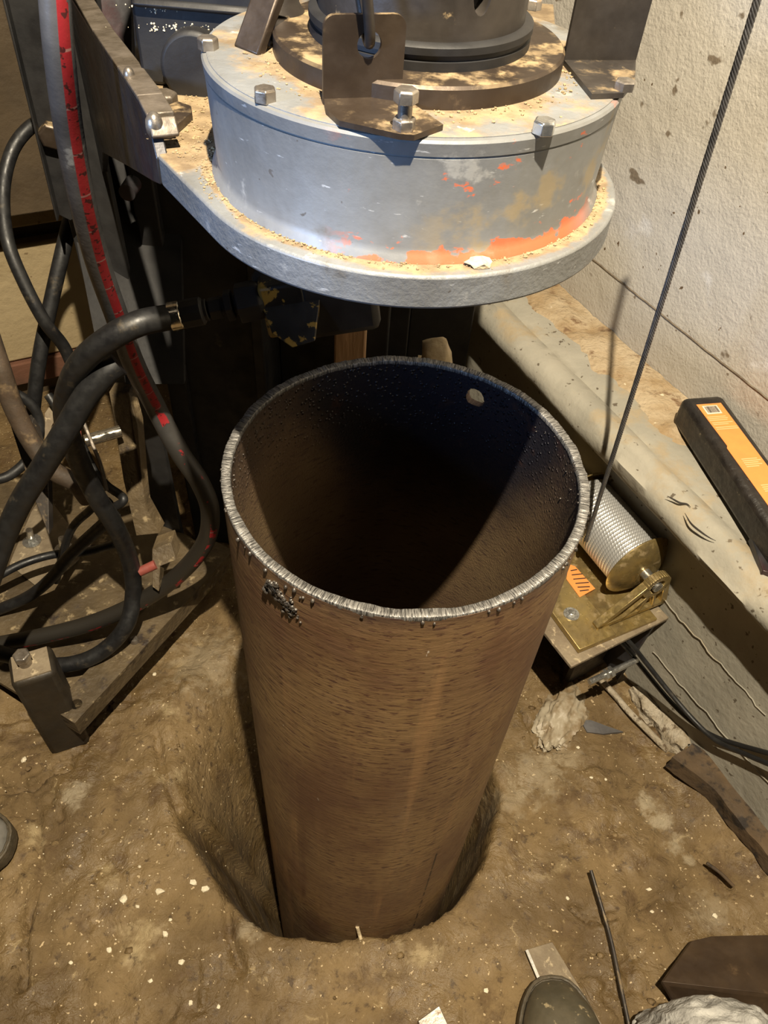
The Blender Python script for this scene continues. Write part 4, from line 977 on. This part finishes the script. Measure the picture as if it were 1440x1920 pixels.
gtube('root', [(1120, 1268, GZ+.03), (1150, 1300, GZ+.022), (1180, 1335, GZ+.02), (1215, 1370, GZ+.02), (1252, 1408, GZ+.012)], .006, 'flaky', 'thin pale strip bent beside the rotten board', 'strip')
pk = chunk('broken_plank', [(1260, 1420), (1300, 1396), (1345, 1412), (1400, 1452), (1490, 1540), (1490, 1655), (1440, 1603), (1395, 1548), (1340, 1478)], GZ+.030, .034, 'broken_wood', 'dark splintered timber plank half buried beside the footing', 'plank', .004, 30)
bm = nb(); prism(bm, [at(x, y, GZ+.072) for x, y in ((1350, 1428), (1372, 1440), (1415, 1482), (1440, 1500), (1490, 1552), (1490, 1578), (1440, 1530), (1405, 1500), (1372, 1462))], (0, 0, .007)); bmesh.ops.triangulate(bm, faces=[f for f in bm.faces if len(f.verts) > 4]); bmesh.ops.subdivide_edges(bm, edges=bm.edges[:], cuts=2, use_grid_fill=True); rough_up(bm, .003, 60)
obj('fresh_split', bm, 'fresh_wood', pk, label='orange freshly split wood')
# plastic bag: crumpled sheet
def crumple(name, c, rx, ry, h, m, label, cat, seed, yaw=0, sharp=1):
    bm = nb(); bmesh.ops.create_icosphere(bm, subdivisions=5, radius=1)
    for v in bm.verts:
        q = v.co.copy(); n = 1+.22*MN.noise(q*1.6+Vector((seed, 0, 0)))*sharp
        rdg = sum((1-abs(MN.noise(q*f+Vector((seed*3, f, 0))))*2)*a for f, a in ((2.5, .10), (5, .06), (10, .03)))
        q = q*(n+rdg*sharp); q.x *= rx; q.y *= ry; q.z = q.z*h if q.z > 0 else q.z*h*.25
        q.rotate(Matrix.Rotation(yaw, 3, 'Z')); v.co = q+Vector(c)
    return tag(obj(name, bm, m, angle=60), label, cat)
p = gp(1052, 1345); crumple('plastic_bag', (p.x, p.y, p.z), .030, .062, .020, 'bag', 'crumpled dusty clear plastic bag on the dirt in front of the winch stand', 'bag', 4, -.5, 2.0)
chunk('plastic_shard', [(1088, 1352), (1106, 1352), (1168, 1374), (1130, 1378), (1100, 1374)], None, .004, 'grey_plastic', 'dark grey pointed shard beside the plastic bag', 'shard', .001, 30)
gtube('rod', [(1108, 1632, GZ+.03), (1122, 1680, GZ+.026), (1145, 1760, GZ+.022), (1162, 1840, GZ+.022), (1182, 1935, GZ+.02)], .0029, 'dark_steel', 'thin rusty rod lying on the dirt right of the boot', 'rod')
gtube('stick', [(1325, 1618, GZ+.012), (1352, 1638, GZ+.010), (1376, 1662, GZ+.006)], .0028, 'broken_wood', 'short dark stick on the dirt below the broken plank', 'stick')
gtube('twig', [(670, 1738, GZ+.022), (674, 1752, GZ+.006), (677, 1762, GZ+.004)], .0028, 'stone', 'tiny pale twig at the front lip of the hole', 'twig')
bm = nb(); prism(bm, [gp(x, y, .004) for x, y in ((987, 1782), (1034, 1768), (1150, 1960), (1062, 1960))], (0, 0, .006)); 
fbar = obj('flat_bar', bm, 'dusty_plate', bevel=.0008); tag(fbar, 'flat steel bar half under the boot toe', 'bar')
bm = nb(); a_, b_ = gp(987, 1782, .010), gp(1062, 1960, .010); n_ = (b_-a_).cross(Vector((0, 0, 1))).normalized()*.0022; prism(bm, [a_-n_, b_-n_, b_+n_, a_+n_], (0, 0, .003)); obj('bright_edge', bm, 'zinc_bolt', fbar)
bm = nb(); prism(bm, [gp(x, y, .004) for x, y in ((782, 1917), (822, 1888), (842, 1932), (820, 1960), (796, 1955))], (0, 0, .012)); tag(obj('steel_offcut', bm, 'bolt', bevel=.001), 'small bright steel offcut at the bottom edge left of the boot', 'metal scrap')
# rusty angle iron, bottom right
r0, r1 = gp(1238, 1842, .050), gp(1500, 1872, .050)
bm = nb(); topw = [gp(1292, 1766, .012), gp(1330, 1757, .012), gp(1500, 1753, .012)]
prism(bm, [r0]+topw+[r1], (.002, 0, .006)); lo = [gp(1262, 1884, .006), gp(1500, 1960, .006)]; prism(bm, [r0, r1, lo[1], lo[0]], (0, .001, .006))
tag(obj('steel_plate', bm, 'rust_plate', bevel=.001), 'bent rusty brown steel plate lying on the dirt at bottom right', 'plate')
p = at(1365, 1925, GZ+.16); crumple('cloth', (p.x, p.y, GZ+.05), .095, .045, .13, 'grey_cloth', 'crumpled dusty grey cloth at the bottom right corner', 'cloth', 11, .1, .6)

# ------------------------------------------------------------------ boots
def boot(name, toe, back_dir, L, wd, label, m='leather'):
    toe = Vector((toe.x, toe.y, gh(toe.x, toe.y)+.004)); bd_ = back_dir.normalized(); sd = Vector((bd_.y, -bd_.x, 0)); T = thing(name, toe, label, 'boot')
    def outline(k, n=40):
        pts = []
        for i in range(n):
            t = 2*math.pi*i/n; c, s = math.cos(t), math.sin(t)
            x = L/2-c*L/2*k; wv = wd/2*k*(abs(s)**.80)*(1 if s >= 0 else -1)*(1.0 if x < L*.45 else .86+.0*x)
            pts.append((x, wv))
        return pts
    def layer(k, z, f=None): return [toe+bd_*x+sd*y+Vector((0, 0, z if f is None else f(x, y))) for x, y in outline(k)]
    bm = nb(); loft(bm, [layer(.96, 0), layer(1, .006), layer(1, .026), layer(.985, .030)]); obj('sole', bm, 'welt', T)
    bm = nb()
    def prof(x): return .030+.050*min(1, (x/(L*.22)))**.6+.05*max(0, (x/L-.3))
    rings = []
    for k, a in ((.93, .0), (.945, .25), (.92, .5), (.84, .75), (.66, .92), (.40, .99), (.12, 1.0)):
        rings.append([toe+bd_*x+sd*y+Vector((0, 0, .029+(prof(L/2-(L/2-x)/1)-.029)*a)) for x, y in outline(k)])
    loft(bm, rings); obj('upper', bm, m, T)
    bm = nb(); pts = [toe+bd_*x+sd*y+Vector((0, 0, .031)) for x, y in outline(.975)]; pts.append(pts[0]); tube(bm, pts, .0028, 8, raw=True); obj('stitched_welt', bm, 'welt', T)
    bm = nb(); c = toe+bd_*L*.70; loft(bm, [[c+bd_*(.062*math.cos(t)+z*.10)+sd*.046*math.sin(t)+Vector((0, 0, z)) for t in [2*math.pi*i/28 for i in range(28)]] for z in (.05, .11, .17, .2)]); obj('shaft', bm, m, T)
    return T
t_ = at(1027, 1832, GZ+.02)
boot('work_boot', t_, Vector((.10, -1, 0)),   .30, .136, 'dusty dark brown work boot toe at the bottom centre-right edge')
t_ = at(30, 1588, GZ+.02)
boot('work_boot', t_, Vector((-1, -.10, 0)), .30, .135, 'grey boot toe poking in at the left edge', 'grey_rubber')

# ------------------------------------------------------------------ things seen dimly behind the pipe
bm = nb(); pa = dp(658, 620, 1.12); box(bm, (pa.x, pa.y, (GZ+pa.z+.16)/2), (.046, .025, pa.z+.16-GZ)); tag(obj('wooden_post', bm, 'wood', bevel=.003), 'brown wooden post in the dark behind the pipe', 'post')
p = dp(818, 655, 1.25); bm = nb(); box(bm, (p.x, p.y+.01, (GZ+p.z)/2-.02), (.05, .05, p.z-GZ-.04)); bmesh.ops.subdivide_edges(bm, edges=bm.edges[:], cuts=4, use_grid_fill=True); blob(bm, (p.x, p.y, p.z-.02), .032, 3, (.8, .8, 1.3), .04); rough_up(bm, .01, 30); tag(obj('stone_block', bm, 'stone'), 'pale rough upright stone in the shadow behind the pipe', 'stone')

# ------------------------------------------------------------------ stones and chips on the dirt
random.seed(21)
stones = [(232, 1687, 11), (300, 1672, 9), (310, 1752, 7), (205, 1782, 5), (340, 1805, 7), (282, 1840, 5), (133, 1805, 4), (45, 1425, 9), (363, 1655, 7), (385, 1668, 8), (320, 1725, 4), (912, 1858, 6), (1064, 1685, 5), (1216, 1668, 5), (1340, 1718, 6), (1222, 1710, 5), (290, 1265, 6), (262, 1625, 4), (258, 1700, 4), (410, 1888, 5), (358, 1880, 5), (1135, 1462, 5), (1108, 1458, 4), (1083, 1402, 5)]
LBL = {0: 'largest white chip on the dirt left of the hole', 1: 'pale yellow double lump right of the largest white chip', 7: 'round pale pebble below the jack leg foot', 16: 'pale pebble on the dirt between skid rail and pipe'}
WHERE = ['', '', 'below the double lump', 'lower left of the largest chip', 'above the bottom left corner', 'near the bottom edge left',
         'furthest left at the bottom left', '', 'at the left lip of the hole, upper', 'at the left lip of the hole, lower', 'just under the double lump', 'between boot and hole',
         'left of the rod tip', 'right of the rod tip', 'above the rusty plate at bottom right', 'between thin rod and rusty plate', '', 'above the largest white chip',
         'directly right of the largest chip', 'at the bottom edge left of the pipe', 'at the bottom edge, second from pipe', 'right of the hole below the bag', 'right of the hole, next to its twin', 'just beneath the plastic bag']
for i, (x, y, s) in enumerate(stones):
    p = gp(x, y); r = s*.00072
    bm = nb(); blob(bm, (p.x, p.y, p.z+r*.35), r, 1, (random.uniform(.8, 1.3), random.uniform(.7, 1.1), .6), .3)
    o = obj('stone_chip', bm, 'white_chip', flat=True)
    tag(o, LBL.get(i, 'small pale stone chip on the dirt '+WHERE[i]), 'stone chip', 'white stone chips on the dirt')
bm = nb()
for i in range(420):
    x = random.uniform(-20, 1450); y = random.uniform(1300, 1915)
    if 430 < x < 960 and y < 1760: continue
    if random.random() < .5: x = 150+random.gauss(0, 120); y = 1680+random.gauss(0, 110)
    if not (1300 < y < 1920) or (430 < x < 960 and y < 1760): continue
    p = gp(x, y); s = random.choice([.0004, .0006, .0008, .0011]); blob(bm, (p.x, p.y, p.z+s*.4), s, 1, (1.2, 1, .7), .3)
tag(obj('grit', bm, 'white_chip', flat=True), 'pale grit sprinkled over the brown dirt', 'grit', kind='stuff')
bm = nb()
for i in range(90):
    x = random.uniform(-20, 1450); y = random.uniform(1250, 1915)
    if 430 < x < 960 and y < 1770: continue
    p = gp(x, y); s = random.choice([.002, .003, .004, .006]); blob(bm, (p.x, p.y, p.z-s*.1), s, 1, (1.2, 1, .6), .25)
tag(obj('dirt_clods', bm, 'dirt', angle=80), 'small clods of brown clay scattered on the floor', 'dirt', kind='stuff')
